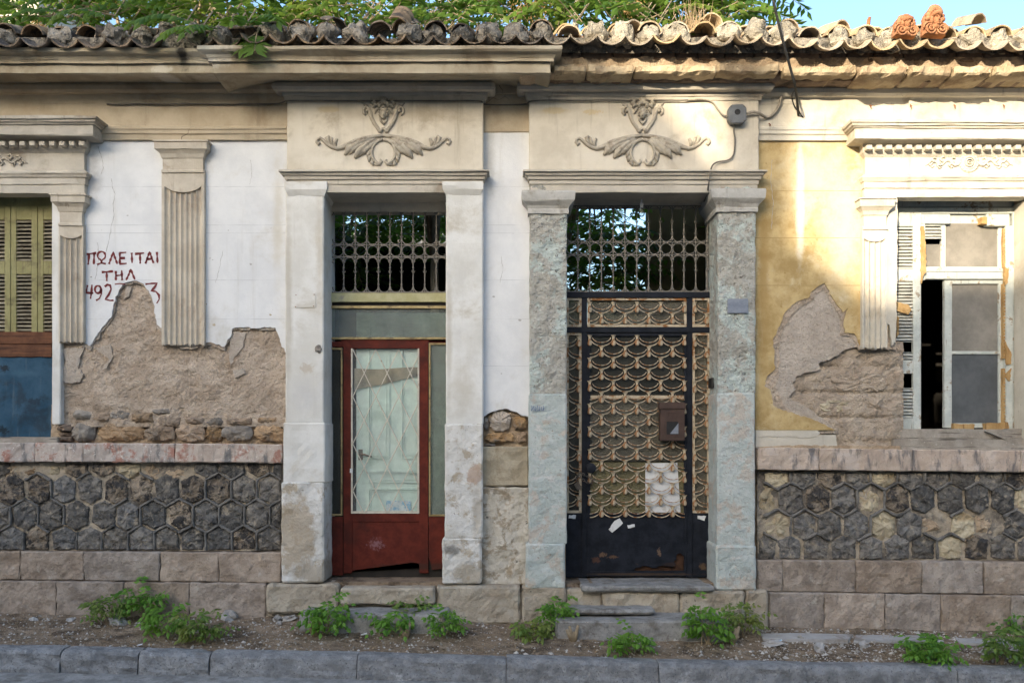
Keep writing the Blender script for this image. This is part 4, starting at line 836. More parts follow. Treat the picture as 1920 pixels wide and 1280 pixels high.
# displaced tiles lying on the roof
for (u, v, y, rx, ry, rz, me, lt_) in [(172, 50, -.35, .1, -.25, -.9, PAN[0], 0), (745, 55, -.42, 1.15, .5, .5, COV[1], 0), (755, 60, -.36, .5, -.2, -.5, COV[0], 0), (470, 75, -.45, .3, .4, 1.2, COV[2], 0), (1190, 62, -.4, .2, .3, .7, COV[3], 1), (1336, 48, -.3, .1, .15, .3, COV[0], 1),
                                       (1400, 58, -.35, .1, .2, -.5, PAN[1], 1), (1580, 62, -.36, .2, -.3, .5, COV[2], 1), (1800, 55, -.35, .1, -.4, .9, PAN[2], 1), (1835, 50, -.3, .3, -.25, .4, COV[1], 1), (630, 58, -.4, .5, .3, .8, COV[3], 0), (1478, 60, -.36, .2, .1, .2, COV[1], 1)]:
    tile(me, tuple(P(u, v, y)), (rx, ry, rz), bool(lt_), .45)

# --- window surrounds
def window_head(u0, u1, mat, seed, retl, retr, dv, du0=0):
    mb = MB(); yw = -.05
    moulding(mb, u0, u1, [(217 + dv, yw - .22), (222 + dv, yw - .215), (224 + dv, yw - .20), (228 + dv, yw - .195), (230 + dv, yw - .18), (233 + dv, yw - .175), (234 + dv, yw - .16), (252 + dv, yw - .158), (254 + dv, yw - .15), (262 + dv, yw - .045), (264 + dv, yw - .035), (276 + dv, yw - .032), (278 + dv, yw - .03), (282 + dv, yw - .02), (286 + dv, yw - .008), (288 + dv, yw),
               (320 + dv, yw), (322 + dv, yw - .045), (325 + dv, yw - .046), (328 + dv, yw - .036), (332 + dv, yw - .03), (334 + dv, yw - .018), (345 + dv, yw - .016), (346 + dv, yw - .006), (362 + dv, yw - .005)], yw, .09, .0035, .05, retl, retr, seed)
    hd = mb.build('window_head', M[mat], H, smooth='m')
    u = u0 + 3
    me = MB().box(0, 10.5 * kf(-.13), -.145, -.07, Z(273 + dv, -.14), Z(265 + dv, -.14)).mesh('dentil', bevel=.003, seg=1); me.materials.append(M[mat])
    while u < u1 - 6:
        o = obj('dentil', me, hd); o.location = (X(u, -.14), RND.uniform(-.003, .003), 0); u += 18.6
    return hd
wh1 = window_head(-190, 158, 'trim', 51, False, True, 0)
wh2 = window_head(1622, 2060, 'trimw', 52, True, False, 7)
def wpil(u0, u1, v0, flute0, v1, nf, yf, mat, seed, capv, capj, name='pilaster'):
    """fluted pilaster with a broken lower end"""
    r = random.Random(seed); n = nf * 8; vs = []
    margin = (u1 - u0) * .07; rows = 7
    for i in range(n + 3):
        edge = i == 0 or i == n + 2; t = min(max((i - 1) / n, 0), 1); u = u0 + (u1 - u0) * t
        tt = (u - u0 - margin) / (u1 - u0 - 2 * margin)
        fl = abs(math.sin(math.pi * min(max(tt, 0), 1) * nf)); fl = (fl ** .55) if 0 < tt < 1 else 0
        arcv = flute0 + (u1 - u0) * .30 * math.sqrt(max(0, 1 - (2 * t - 1) ** 2)) - (u1 - u0) * .10
        arcv = max(arcv, v0 + 3)
        bot = v1 + r.uniform(-2.5, 2.5) + 3 * nz(u * .1, seed, 0)
        for j, (v, q) in enumerate([(v0, 0), (arcv - .6, 0), (arcv + .8, 1), ((arcv + bot) / 2, 1), (bot, 1)]):
            y = .05 if edge else yf + .030 * fl * q + .002 * nz(u * .2, v * .05, seed)
            vs.append((X(u, yf), y, Z(v, yf)))
    fs = [(i * 5 + j, i * 5 + j + 1, (i + 1) * 5 + j + 1, (i + 1) * 5 + j) for i in range(n + 2) for j in range(4)]
    b = len(vs); vs += [(vs[i * 5 + 4][0], .05, vs[i * 5 + 4][2]) for i in range(n + 3)]
    fs += [(i * 5 + 4, b + i, b + i + 1, (i + 1) * 5 + 4) for i in range(n + 2)]
    me = bpy.data.meshes.new(name); me.from_pydata(vs, [], fs); o = obj(name, me, H, M[mat])
    mb = MB(); q = yf
    moulding(mb, u0 + 3, u1 - 3, [(capv, q - .07), (capv + 3, q - .072), (capv + 4, q - .06), (capv + 17, q - .058), (capv + 18, q - .05), (capv + 26, q - .022), (capv + 34, q - .012), (capv + 36, q - .004), (capv + 56, q - .003), (capv + 57, q - .014), (capv + 61, q - .013), (capv + 62, q)], q, .05, .003, .03, seed=seed)
    mb.build('capital', M[mat], o, smooth='m'); return o
M['flute'] = W('dirty_cream_fluting', (.47, .41, .33), (.58, .52, .43), 4, stain=(.38, .30, .23), ssc=3, sth=(.52, .7), streak=(.30, .24, .18), kth=(.58, .76), ksc=(14, 14, .7), spk=(.2, .17, .13), spsc=40, pth=(.7, .76), bump=.3, bsc=60)
wpil(303, 383, 318, 345, 646, 7, -.045, 'flute', 61, 262, 0)
wpil(110, 156, 420, 438, 641, 4, -.05, 'flute', 62, 362, 0)
wpil(1617, 1664, 424, 444, 652, 4, -.05, 'trimw', 63, 369, 0)
MB().pbox(97, 113, 366, 795, -.03, .2).build('window_jamb', M['pil'], H, bevel=.006, sub=.08, wob=.004)
MB().prism(jag([(1663, 372), (1683, 372), (1681, 600), (1679, 640), (1672, 648), (1668, 610), (1663, 605)], 1, 8, 4, True), -.028, .1).build('window_jamb', M['trimw'], H)
MB().pbox(1927, 1990, 372, 838, -.03, .4).build('window_jamb', M['trimw'], H, bevel=.006, sub=.08, wob=.004)
MB().pbox(1990, 2060, 372, 838, -.04, .1).build('window_jamb', M['trimw'], H, bevel=.006, sub=.08, wob=.004)
# small relief on the window friezes
def rosette(cx, cv, y0, parent, both=True):
    mb = MB()
    if both:
        for r_, q in ((18, .006), (13, .010), (8, .014), (3, .016)): mb.lathe(P(cx, cv, y0), [(.0, r_ * .0052), (-q * .6, r_ * .0052), (-q, r_ * .0044), (-q, r_ * .0036)], 20, 'y')
        for k in range(16):
            a = 2 * math.pi * k / 16; mb.ell(P(cx + 17 * math.cos(a), cv + 15 * math.sin(a), y0 - .006), (.010, .008, .010), 6, 4)
    for sg in ((-1, 1) if both else (1,)):
        b = 18 if both else -18
        mb.tube([P(cx + sg * (b + t), cv + 5 * math.sin(t * .22), y0 - .004) for t in range(0, 66, 4)], [.014 - .0006 * i for i in range(17)], 7, .8)
        for t, dvv in ((10, -9), (14, 9), (30, -11), (36, 10), (46, -9), (50, 8)):
            mb.tube([P(cx + sg * (b + t), cv, y0 - .004), P(cx + sg * (b + t + 6), cv + dvv * .6, y0 - .006), P(cx + sg * (b + t + 2), cv + dvv, y0 - .004), P(cx + sg * (b + t - 3), cv + dvv * .8, y0 - .003)], [.008, .011, .010, .005], 6, .8)
    mb.build('carved_ornament', M['carve'] if not both else M['trimw'], parent, smooth='all')
rosette(1817, 305, -.055, wh2); rosette(5, 301, -.055, wh1, False)

# ------------------------------------------------------------------ left window: louvred shutters, planks, blue sheet
YL = .16
def slat_mesh(wd, name='slat', hw_=.017):
    me = MB().box(0, wd, -.005, .005, -hw_, hw_).mesh(name, bevel=.002, seg=1); return me
def shutter(u0, u1, v0, v1, panels, sw, mat, lmat, y, parent_name, seed, pitch=7.2, holes=(), sl_w=.017):
    r = random.Random(seed); mb = MB()
    mb.pbox(u0, u0 + sw[0], v0, v1, y, y + .035); mb.pbox(u1 - sw[1], u1, v0, v1, y, y + .035)
    a, b = u0 + sw[0], u1 - sw[1]; prev = v0
    for (p0, p1) in panels: mb.pbox(a, b, prev, p0, y + .004, y + .031); prev = p1
    mb.pbox(a, b, prev, v1, y + .004, y + .031)
    o = mb.build('shutter', M[mat], H, bevel=.003, seg=1)
    me = slat_mesh(X(b, y) - X(a, y), 'slat', sl_w); me.materials.append(M[lmat])
    for (p0, p1) in panels:
        if (p0, p1) in holes: continue
        v = p0 + 3
        while v < p1 - 1:
            s_ = obj('slat', me, o); s_.location = (X(a, y), y + .016, Z(v, y)); s_.rotation_euler = (math.radians(-52 + r.uniform(-5, 5)), r.uniform(-.012, .012), 0); v += pitch
    return o
for k, (a, b, sw) in enumerate([(-128, -79, (9, 11)), (-78, -30, (9, 11)), (-29, 19.4, (9, 11)), (20.4, 70, (10, 11.5)), (71, 101, (10, 4))]):
    o = shutter(a, b, 386, 640, [(412, 489), (514, 630)], sw, 'shutter', 'louver', YL + (.004 if k % 2 else 0), 'shutter', k); 
MB().pbox(-150, 101, 362, 388, YL + .02, YL + .12).build('window_frame', M['shutter'], H)
for v0, v1, s in ((622, 645, 1), (646, 669, 2)):
    obj('plank', block_mesh(X(-150, .13), X(98, .13), Z(v1, .13), Z(v0, .13), .13 - .004 * s, .155, .004, .004, .05, s), H, M['plank'])
bs = obj('blue_sheet', sheet_mesh(-150, 106, 668, 824, .135, .006, .03, 4., fn=lambda x, z: .004 * math.sin(x * 34)), H, M['blue']); bs['label'] = 'blue painted metal sheet closing the lower window'
MB().pbox(-330, 108, 819, 836, -.03, .2).build('window_sill', M['greywood'], H, bevel=.006, sub=.1, wob=.006)
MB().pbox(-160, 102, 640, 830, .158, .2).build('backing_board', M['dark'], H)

# ------------------------------------------------------------------ right window: broken shutters and casement
YR = .16
o = shutter(1674, 1727, 400, 805, [(424, 503), (527, 640), (641, 660), (661, 675), (700, 727), (728, 783)], (6, 15), 'wwood', 'wwood2', YR, 'shutter', 9, 6.2, ((641, 660), (700, 727)), .021); o['label'] = 'peeling pale shutter leaf with missing slats'
# knock two holes: cover rails for the gaps are dark openings behind
MB().pbox(1680, 1712, 641, 661, YR + .002, YR + .03)
fw = MB()
fw.pbox(1660, 1920, 360, 388, YR + .06, YR + .12); fw.pbox(1676, 1900, 389, 400, YR + .035, YR + .12); fw.pbox(1782, 1850, 401, 420, YR + .075, YR + .12); fw.pbox(1727, 1782, 401, 419, YR + .02, YR + .09); fw.pbox(1850, 1893, 401, 423, YR + .01, YR + .09); fw.pbox(1727, 1735, 419, 525, YR + .02, YR + .08)
fw.pbox(1765, 1773, 419, 502, YR + .05, YR + .09); fw.pbox(1735, 1884, 500, 509, YR + .05, YR + .10); fw.pbox(1735, 1884, 510, 523, YR + .035, YR + .10); fw.pbox(1872, 1880, 419, 502, YR + .05, YR + .10)
fw.pbox(1886, 1899, 423, 808, YR + .01, YR + .10); fw.pbox(1899, 1930, 388, 812, YR + .03, YR + .12); fw.pbox(1735, 1765, 419, 424, YR + .05, YR + .08)
wf = fw.build('window_frame', M['wwood'], H, bevel=.004, sub=.06, wob=.003)
cs = MB(); yc = YR + .06
cs.pbox(1771, 1785, 524, 802, yc, yc + .045); cs.pbox(1873, 1882, 524, 802, yc, yc + .045); cs.pbox(1785, 1873, 524, 532, yc, yc + .045); cs.pbox(1785, 1873, 793, 802, yc, yc + .045); cs.pbox(1785, 1873, 658, 664, yc + .01, yc + .04)
cs = cs.build('casement', M['wwood'], H, bevel=.004, sub=.06, wob=.003)
MB().pbox(1783, 1875, 531, 661, yc + .024, yc + .028).build('pane', M['dusty'], cs); MB().pbox(1783, 1875, 662, 794, yc + .024, yc + .028).build('pane', M['dustyblue'], cs)
MB().pbox(1771, 1874, 419, 501, YR + .07, YR + .074).build('pane', M['dusty'], wf); MB().pbox(1736, 1766, 458, 501, YR + .07, YR + .074).build('pane', M['dusty'], wf)
me = slat_mesh(X(1768, YR) - X(1737, YR)); me.materials.append(M['wwood2'])
for v in (427, 433, 439, 444):
    s_ = obj('slat', me, wf); s_.location = (X(1737, YR), YR + .04, Z(v, YR)); s_.rotation_euler = (-.9, 0, 0)
def splinter(pts, y0, y1, mat, parent, seed, name='splintered_wood'):
    return MB().prism(jag(pts, 1.1, 5, seed, True), y0, y1).build(name, M[mat], parent)
splinter([(1727, 424), (1733, 424), (1736, 470), (1737, 510), (1733, 514), (1729, 530), (1727, 532)], YR - .012, YR + .018, 'rawwood', wf, 1)
splinter([(1680, 565), (1704, 572), (1709, 580), (1703, 590), (1684, 583), (1680, 584)], YR - .03, YR - .012, 'rawwood', wf, 2)
splinter([(1681, 590), (1686, 596), (1686, 625), (1682, 632)], YR - .02, YR - .004, 'rawwood', wf, 3)
splinter([(1840, 407), (1851, 407), (1851, 420), (1840, 419)], YR - .01, YR + .06, 'rawwood', wf, 4)
splinter([(1789, 793), (1828, 795), (1826, 806), (1790, 806)], YR + .0, YR + .05, 'rawwood', wf, 5)
splinter([(1848, 793), (1890, 791), (1893, 803), (1850, 807)], YR - .01, YR + .05, 'rawwood', wf, 6)
# toothed broken moulding down the right-hand side
mb = MB(); r = random.Random(5)
for k in range(60):
    v = 428 + k * 6.1
    if 500 < v < 530 or 668 < v < 690: continue
    mb.prism([(1881, v), (1888 + r.uniform(-1, 1), v + 1.5), (1887, v + 4.5 + r.uniform(-1, 1)), (1881, v + 6.2)], YR + .02 + r.uniform(-.004, .004), YR + .07)
o = mb.build('broken_moulding', M['rawwood'], wf)
splinter([(1884, 500), (1892, 505), (1890, 530), (1885, 535)], YR - .002, YR + .03, 'rawwood', wf, 7); splinter([(1886, 640), (1896, 660), (1896, 682), (1888, 684)], YR - .002, YR + .02, 'rawwood', wf, 8); splinter([(1887, 700), (1897, 690), (1893, 715), (1889, 712)], YR - .002, YR + .02, 'rawwood', wf, 9)
sm = MB(); sm.pbox(1676, 1932, 804, 822, .06, .35); 
o = sm.build('window_sill', M['greywood'], H, bevel=.005, sub=.1, wob=.006)
MB().pbox(1676, 1940, 822, 838, .02, .2).build('window_sill', M['greywood'], H, bevel=.006, sub=.1, wob=.008)
MB().pbox(1690, 1960, 836, 846, -.03, .1).build('sill_board', M['greywood'], H, bevel=.004, sub=.08, wob=.008)
b_ = MB(); b_.prism([(1848, 808), (1853, 805), (1904, 826), (1900, 830)], .015, .05); b_.build('loose_board', M['greywood'], H)

# dark room behind the right window and the blocked left one, courtyard walls
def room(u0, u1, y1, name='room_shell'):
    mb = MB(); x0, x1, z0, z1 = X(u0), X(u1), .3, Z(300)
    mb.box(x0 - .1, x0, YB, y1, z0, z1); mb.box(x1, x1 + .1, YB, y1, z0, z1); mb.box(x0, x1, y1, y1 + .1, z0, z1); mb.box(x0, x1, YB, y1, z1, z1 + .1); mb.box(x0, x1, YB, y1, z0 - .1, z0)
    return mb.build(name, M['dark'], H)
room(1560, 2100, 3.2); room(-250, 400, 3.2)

# ------------------------------------------------------------------ iron transom grilles
def bar_profile(h):
    c = lambda z, r: [(z - .010, .006), (z - .007, r), (z + .007, r), (z + .010, .006)]
    p = [(0, .006)]
    for f, r_ in ((.10, .009), (.30, .010), (.42, .009), (.5, .011), (.62, .009), (.72, .010), (.92, .009)): p += c(h * f, r_)
    return p + [(h, .006)]
def grille(u0, u1, v0, v1, n, first, pitch, y, parent):
    fm = MB(); za, zb = Z(v1, y), Z(v0, y)
    rows = (v0 + (v1 - v0) * .425, v0 + (v1 - v0) * .57)
    for v in rows: fm.tube([P(u0, v, y), P(u1, v, y)], .006, 6)
    fm.tube([P(u0, v1 - 1, y), P(u1, v1 - 1, y)], .007, 6); fm.tube([P(u0, v0 + 1, y), P(u1, v0 + 1, y)], .007, 6)
    fm.tube([P(u0 + 1, v0, y), P(u0 + 1, v1, y)], .007, 6); fm.tube([P(u1 - 1, v0, y), P(u1 - 1, v1, y)], .007, 6)
    g = fm.build('grille', M['iron'], parent, smooth=True)
    bm_ = MB(); bm_.lathe((0, 0, 0), bar_profile(zb - za), 8)
    for zf in (.36, .80, .24, .66):      # little leaf collars
        for a in range(4):
            t = math.pi / 2 * a; z = (zb - za) * zf
            bm_.tube([(math.cos(t) * .005, math.sin(t) * .005, z), (math.cos(t) * .013, math.sin(t) * .013, z + .012), (math.cos(t) * .019, math.sin(t) * .019, z + .022)], [.004, .004, .001], 5)
    bme = bm_.mesh('bar', smooth=True); bme.materials.append(M['iron'])
    R0 = pitch * kf(y) / 2 - .004
    def ring(a0, a1, nn, nm):
        rm = MB(); rm.tube([(R0 * math.cos(math.radians(a0 + (a1 - a0) * i / nn)), 0, R0 * math.sin(math.radians(a0 + (a1 - a0) * i / nn))) for i in range(nn + 1)], .0055, 6, cap=True)
        m_ = rm.mesh(nm, smooth=True); m_.materials.append(M['iron']); return m_
    full, top, bot = ring(0, 360, 20, 'ring'), ring(0, 180, 12, 'arch'), ring(180, 360, 12, 'arch')
    vr = (rows[0] + rows[1]) / 2
    for k in range(n + 1):
        ub = first + k * pitch
        if k < n and u0 < ub < u1:
            o = obj('bar', bme, g); o.location = P(ub, v1, y)
        uc = ub - pitch / 2
        if u0 - 4 < uc < u1 + 4:
            for me_, v in ((full, vr), (top, rows[1] + R0 / kf(y) + 1), (bot, rows[0] - R0 / kf(y) - 1), (bot, v1 - 1 - R0 / kf(y)), (top, v0 + 1 + R0 / kf(y))):
                o = obj('ring', me_, g); o.location = P(uc, v, y)
    return g
YD = .24
# ------------------------------------------------------------------ first door: red frame, grille, glass
door = MB()
door.pbox(644, 660, 640, 1074, YD, YD + .05); door.pbox(786, 803, 640, 1074, YD, YD + .05); door.pbox(660, 786, 640, 653, YD, YD + .05); door.pbox(660, 786, 962, 978, YD + .002, YD + .048)
door = door.build('door', M['red'], H, bevel=.004); door['label'] = 'red metal door leaf with diamond rods over glass'
holeb = jag([(800, 1064), (782, 1055), (772, 1054), (762, 1058), (742, 1058), (720, 1062), (700, 1064), (668, 1069), (652, 1071)], 1.5, 4, 6)
MB().prism([(659, 976), (787, 976), (787, 1063)] + holeb[1:-1] + [(659, 1071)], YD + .012, YD + .018).build('kick_panel', M['red'], door)
MB().pbox(612, 644, 640, 650, YD + .01, YD + .05).build('door_frame', M['red'], H, bevel=.003)
fx = MB(); fx.pbox(610, 643, 968, 1078, YD + .006, YD + .03); fx.build('side_panel', M['red'], H, bevel=.003); fx = MB(); fx.pbox(803.5, 840, 636, 644, YD + .01, YD + .05); fx.build('door_frame', M['red'], H, bevel=.003); fx = MB(); fx.prism([(804, 968), (836, 968), (836, 1064), (828, 1066), (810, 1068), (806, 1050), (804, 1046)], YD + .006, YD + .03)
fx.build('side_panel', M['red'], H, bevel=.003)
MB().pbox(640, 646, 640, 1072, YD + .02, YD + .04).build('door_frame', M['dark'], H)
# brass-edged side lights
def brassframe(u0, u1, v0, v1, y, w_=3., parent=H):
    mb = MB(); mb.pbox(u0, u0 + w_, v0, v1, y, y + .03); mb.pbox(u1 - w_, u1, v0, v1, y, y + .03); mb.pbox(u0 + w_, u1 - w_, v0, v0 + w_, y, y + .03); mb.pbox(u0 + w_, u1 - w_, v1 - w_, v1, y, y + .03)
    return mb.build('side_light', M['brass'], parent, bevel=.003)
s1 = brassframe(613, 642, 652, 966, YD); MB().pbox(616, 640, 655, 963, YD + .018, YD + .022).build('pane', M['dull_glass'], s1)
MB().pbox(619, 638, 656, 955, YD + .045, YD + .06).build('board', M['plank'], s1)
s2 = brassframe(804, 840, 643, 967, YD); MB().pbox(807, 838, 646, 964, YD + .018, YD + .022).build('pane', M['frost'], s2)
MB().pbox(604, 842, 634, 1085, YD + .3, YD + .32)
# glass and diamond rods
MB().pbox(659, 787, 652, 963, YD + .028, YD + .031).build('pane', M['clear'], door)
gf = MB(); gf.pbox(658, 661, 653, 962, YD - .004, YD + .02); gf.pbox(783, 786, 653, 962, YD - .004, YD + .02); gf.pbox(661, 783, 958, 962, YD - .004, YD + .02); gf.build('glazing_bead', M['whiterod'], door, bevel=.002)
def rod(a, b, y=YD - .012, r=.0048):
    pa, pb = P(*a, y), P(*b, y); n = 6
    MB().tube([pa.lerp(pb, i / n) for i in range(n + 1)], r, 6).build('rod', M['whiterod'], door, smooth=True)
# straight rods of the lozenge net, clipped to the opening
DU, DV = 43.5, 97.
U0, U1, V0, V1 = 660., 784., 654., 960.
def clip(u, v, sg):
    """line through (u, v) with slope sg * DV/DU * 2 ... clipped to the pane box"""
    s_ = sg * DV / (DU / 2); pts = []
    for vv in (V0, V1):
        uu = u + (vv - v) / s_
        if U0 <= uu <= U1: pts.append((uu, vv))
    for uu in (U0, U1):
        vv = v + (uu - u) * s_
        if V0 < vv < V1: pts.append((uu, vv))
    return pts[:2] if len(pts) >= 2 else None
for k in range(-4, 8):
    for sg in (1, -1):
        c = clip(660 + 43. * k + 1.5, 655, sg * .46)
        if c: rod(*c)
# rail and brass strips of the transom light over the door
MB().pbox(640, 840, 1046, 1084, YD + .035, YD + .05).build('door_frame', M['dark'], H)  # added dark strip stands in for the shade behind the torn kick panel
tr = MB().pbox(612, 842, 549, 566, YD - .01, YD + .06).build('transom_rail', M['yrail'], H, bevel=.004)
MB().pbox(612, 842, 566, 573, YD + .02, YD + .05).build('transom_rail', M['dark'], H)
tl_ = MB(); tl_.pbox(612, 842, 573, 578, YD - .004, YD + .04); tl_.pbox(612, 842, 632, 636, YD - .004, YD + .04); tl_ = tl_.build('transom_light', M['brass'], H, bevel=.003)
MB().pbox(612, 842, 577, 633, YD + .018, YD + .022).build('pane', M['frost'], tl_)
MB().pbox(640, 842, 636, 641, YD + .01, YD + .04).build('door_frame', M['red'], H)
grille(618, 838, 393, 549, 10, 644.5, 21.7, YD + .02, H)
hd = MB(); hd.pbox(600, 845, 355, 397, YD + .0, YD + .14); hd.build('lintel', M['trim'], H, bevel=.005, sub=.08, wob=.004)
# mint-green inner door, a little ajar
inn = empty('inner_door'); inn.parent = H
yi = YD + .062
ib = MB(); ib.pbox(668, 842, 586, 1072, yi, yi + .04)
i1 = MB()
for (a, b, c, d) in ((690, 730, 605, 860), (752, 792, 605, 860), (690, 792, 882, 905), (690, 792, 915, 1050)):
    for q, w_ in ((0, 3), (5, 2)):
        dq = .02 if q == 0 else .009
        i1.pbox(a + q, b - q, c + q, c + q + w_, yi - dq, yi); i1.pbox(a + q, b - q, d - q - w_, d - q, yi - dq, yi); i1.pbox(a + q, a + q + w_, c + q + w_, d - q - w_, yi - dq, yi); i1.pbox(b - q - w_, b - q, c + q + w_, d - q - w_, yi - dq, yi)
bpy.data.objects.remove(inn)
inner = ib.build('inner_door', M['mint'], H, bevel=.004); inner['label'] = 'mint green panelled inner door behind the glass'
i1.build('panel_moulding', M['mint'], inner, bevel=.002, seg=1)
hh = MB(); hh.tube([P(676, 851, yi), P(676, 851, yi - .03), P(684, 852, yi - .034), P(697, 856, yi - .034)], [.008, .008, .009, .007], 8); hh.pbox(672, 680, 842, 862, yi - .008, yi); hh.build('door_handle', M['steel'], inner, smooth=True)
lf = MB(); lf.pbox(724, 770, 938, 958, YD + .044, YD + .045)
tag(lf.build('leaflet', M['bluepaper']), 'blue and white leaflet leaning inside the red door glass', 'leaflet')
# sagging strip of yellowed blind across the glass
vs = []; n = 24
for i in range(n + 1):
    t = i / n; u = 664 + 122 * t
    vs += [P(u, 690 + 2 * math.sin(t * 5), yi - .02), P(u, 708 - 2 * t, yi - .025), P(u, 732 - 26 * t ** .7 + 3 * math.sin(t * 4), yi - .02)]
M['blind'] = W('yellowed_blind_cloth', (.27, .24, .17), (.35, .31, .23), 5, stain=(.2, .17, .12), ssc=4, bump=.2)
bl = MB(); bl.add(vs, [(i * 3 + j, i * 3 + j + 1, i * 3 + j + 4, i * 3 + j + 3) for i in range(n) for j in (0, 1)])
tag(bl.build('sagging_blind', M['blind'], smooth='all'), 'torn yellowed cloth sagging across the mint inner door', 'blind')
ld = MB(); ld.pbox(656, 661, 878, 886, YD - .006, YD); ld.build('lock_plate', M['paper'], door)

# ------------------------------------------------------------------ second door: black iron gate with fish-scale grille
YG = .24
gm = MB()
gm.pbox(1060, 1332, 547, 558, YG - .012, YG + .05); gm.pbox(1060, 1332, 613, 623, YG - .012, YG + .05)
gm.pbox(1091, 1101, 558, 1082, YG - .005, YG + .045); gm.pbox(1288, 1298, 558, 1082, YG - .005, YG + .045)
gm.pbox(1101, 1107, 624, 1080, YG + .003, YG + .04); gm.pbox(1283, 1288, 624, 1080, YG + .003, YG + .04); gm.pbox(1107, 1283, 624, 630, YG + .003, YG + .04)
gm.pbox(1106, 1284, 1070, 1080, YG + .004, YG + .04)
gate = gm.build('iron_gate', M['black'], H, bevel=.004); gate['label'] = 'black iron gate with rusty cream fish-scale grille'
hole = [(1283, 1044), (1276, 1036), (1270, 1038), (1268, 1048), (1263, 1052), (1268, 1058), (1262, 1062), (1240, 1060), (1225, 1064), (1205, 1060), (1190, 1066)]
MB().prism([(1106, 961), (1284, 961), (1284, 1042)] + jag(hole, 1.2, 4, 2) + [(1188, 1071), (1106, 1071)], YG + .014, YG + .022).build('kick_panel', M['black'], gate)
for a, b in ((1058, 1091), (1298, 1334)): MB().pbox(a, b, 961, 1082, YG + .008, YG + .03).build('kick_panel', M['black'], gate, bevel=.003)
MB().pbox(1106, 1284, 1030, 1080, YG + .045, YG + .05).build('rust_scale', M['rustdark'], gate)
PU, PV = 44.4, 21.4
def scallop_mesh(part):
    """double hanging arc and the drops at its shoulders; origin at the middle of its chord, px size"""
    mb = MB(); k = kf(YG); 
    def A(rx, ry, dz, r_, a0, a1):
        pts = []
        for i in range(15):
            t = a0 + (a1 - a0) * i / 14; pts.append((rx * math.sin(t) * k, 0, (dz - ry * math.cos(t)) * k))
        mb.tube(pts, r_, 5)
    lim = 1.38; a0, a1 = (-lim if part != 'R' else 0), (lim if part != 'L' else 0)
    A(PU * .495, 17.5, 3, .0048, a0, a1); A(PU * .40, 11.5, 3.5, .0042, a0, a1)
    me = mb.mesh('scallop', smooth=True); me.materials.append(M['rustcream']); return me
def drop_mesh():
    mb = MB(); k = kf(YG)
    pr = [(6, 5.2), (3, 2.8), (0, 2.2), (-4, 2.8), (-8, 3.9), (-11, 4.1), (-13.4, 2.9), (-14.5, 0.3)]
    b = len(mb.v)
    vs = []
    for zz, rr in pr:
        for i in range(8):
            a = 2 * math.pi * i / 8; vs.append((math.cos(a) * rr * k, math.sin(a) * rr * k * .55, zz * k))
    mb.add(vs, [(i * 8 + j, i * 8 + (j + 1) % 8, (i + 1) * 8 + (j + 1) % 8, (i + 1) * 8 + j) for i in range(len(pr) - 1) for j in range(8)])
    me = mb.mesh('drop', smooth=True); me.materials.append(M['rustcream']); return me
SCM = {p: scallop_mesh(p) for p in ('F', 'L', 'R')}; DRM = drop_mesh()
def scales(u0, u1, v0, v1, phase, off, y=YG - .002):
    j = 0; v = v0 + off
    while v < v1 - 4:
        sh = phase + (PU / 2 if j % 2 else 0)
        k0 = int((u0 - sh) / PU) - 2
        for k in range(k0, k0 + 9):
            uc = sh + k * PU
            for part, a, b in (('F', uc - PU / 2, uc + PU / 2),):
                if b <= u0 + 3 or a >= u1 - 3: continue
                pt = 'F' if a >= u0 - 5 and b <= u1 + 5 else ('R' if a < u0 - 5 and uc >= u0 - 8 else 'L' if b > u1 + 5 and uc <= u1 + 8 else None)
                if pt: o = obj('scallop', SCM[pt], gate); o.location = P(uc, v, y); o.rotation_euler = (0, RND.uniform(-.02, .02), 0)
            ud = uc + PU / 2
            if u0 - 2 < ud < u1 + 2: o = obj('drop', DRM, gate); o.location = P(ud, v, y - .006)
        v += PV; j += 1
scales(1107, 1283, 630, 960, 1128, 4); scales(1107, 1283, 564, 606, 1128, 8)
scales(1066, 1086, 630, 960, 1063, 6); scales(1066, 1086, 566, 606, 1063, 6); scales(1303, 1328, 630, 960, 1325, 6); scales(1303, 1328, 566, 606, 1325, 6)
def cframe(u0, u1, v0, v1, w_, y=YG + .002):
    mb = MB(); mb.pbox(u0, u0 + w_, v0, v1, y, y + .02); mb.pbox(u1 - w_, u1, v0, v1, y, y + .02); mb.pbox(u0 + w_, u1 - w_, v0, v0 + w_, y, y + .02); mb.pbox(u0 + w_, u1 - w_, v1 - w_, v1, y, y + .02)
    mb.build('panel_frame', M['rustcream'], gate, bevel=.002)
cframe(1101.5, 1287.5, 558.5, 612.5, 4.5); cframe(1062, 1090.5, 558.5, 612.5, 4.5); cframe(1298.5, 1331, 558.5, 612.5, 4.5); cframe(1062, 1090.5, 624, 961, 4.5); cframe(1298.5, 1331, 624, 961, 4.5)
MB().pbox(1107, 1283, 741, 747, YG + .01, YG + .03).build('panel_frame', M['rustcream'], gate, bevel=.002)
yp = YG + .032
MB().pbox(1103, 1286, 562, 610, yp, yp + .004).build('pane', M['pebble_glass'], gate); MB().pbox(1062, 1089, 562, 610, yp, yp + .004).build('pane', M['pebble_glass'], gate); MB().pbox(1300, 1330, 562, 610, yp, yp + .004).build('pane', M['pebble_glass'], gate)
MB().pbox(1106, 1284, 628, 744, yp, yp + .004).build('pane', M['dull_glass'], gate); MB().pbox(1106, 1284, 746, 864, yp, yp + .004).build('pane', M['pebble_glass'], gate); MB().pbox(1106, 1284, 866, 961, yp, yp + .004).build('pane', M['olive_glass'], gate)
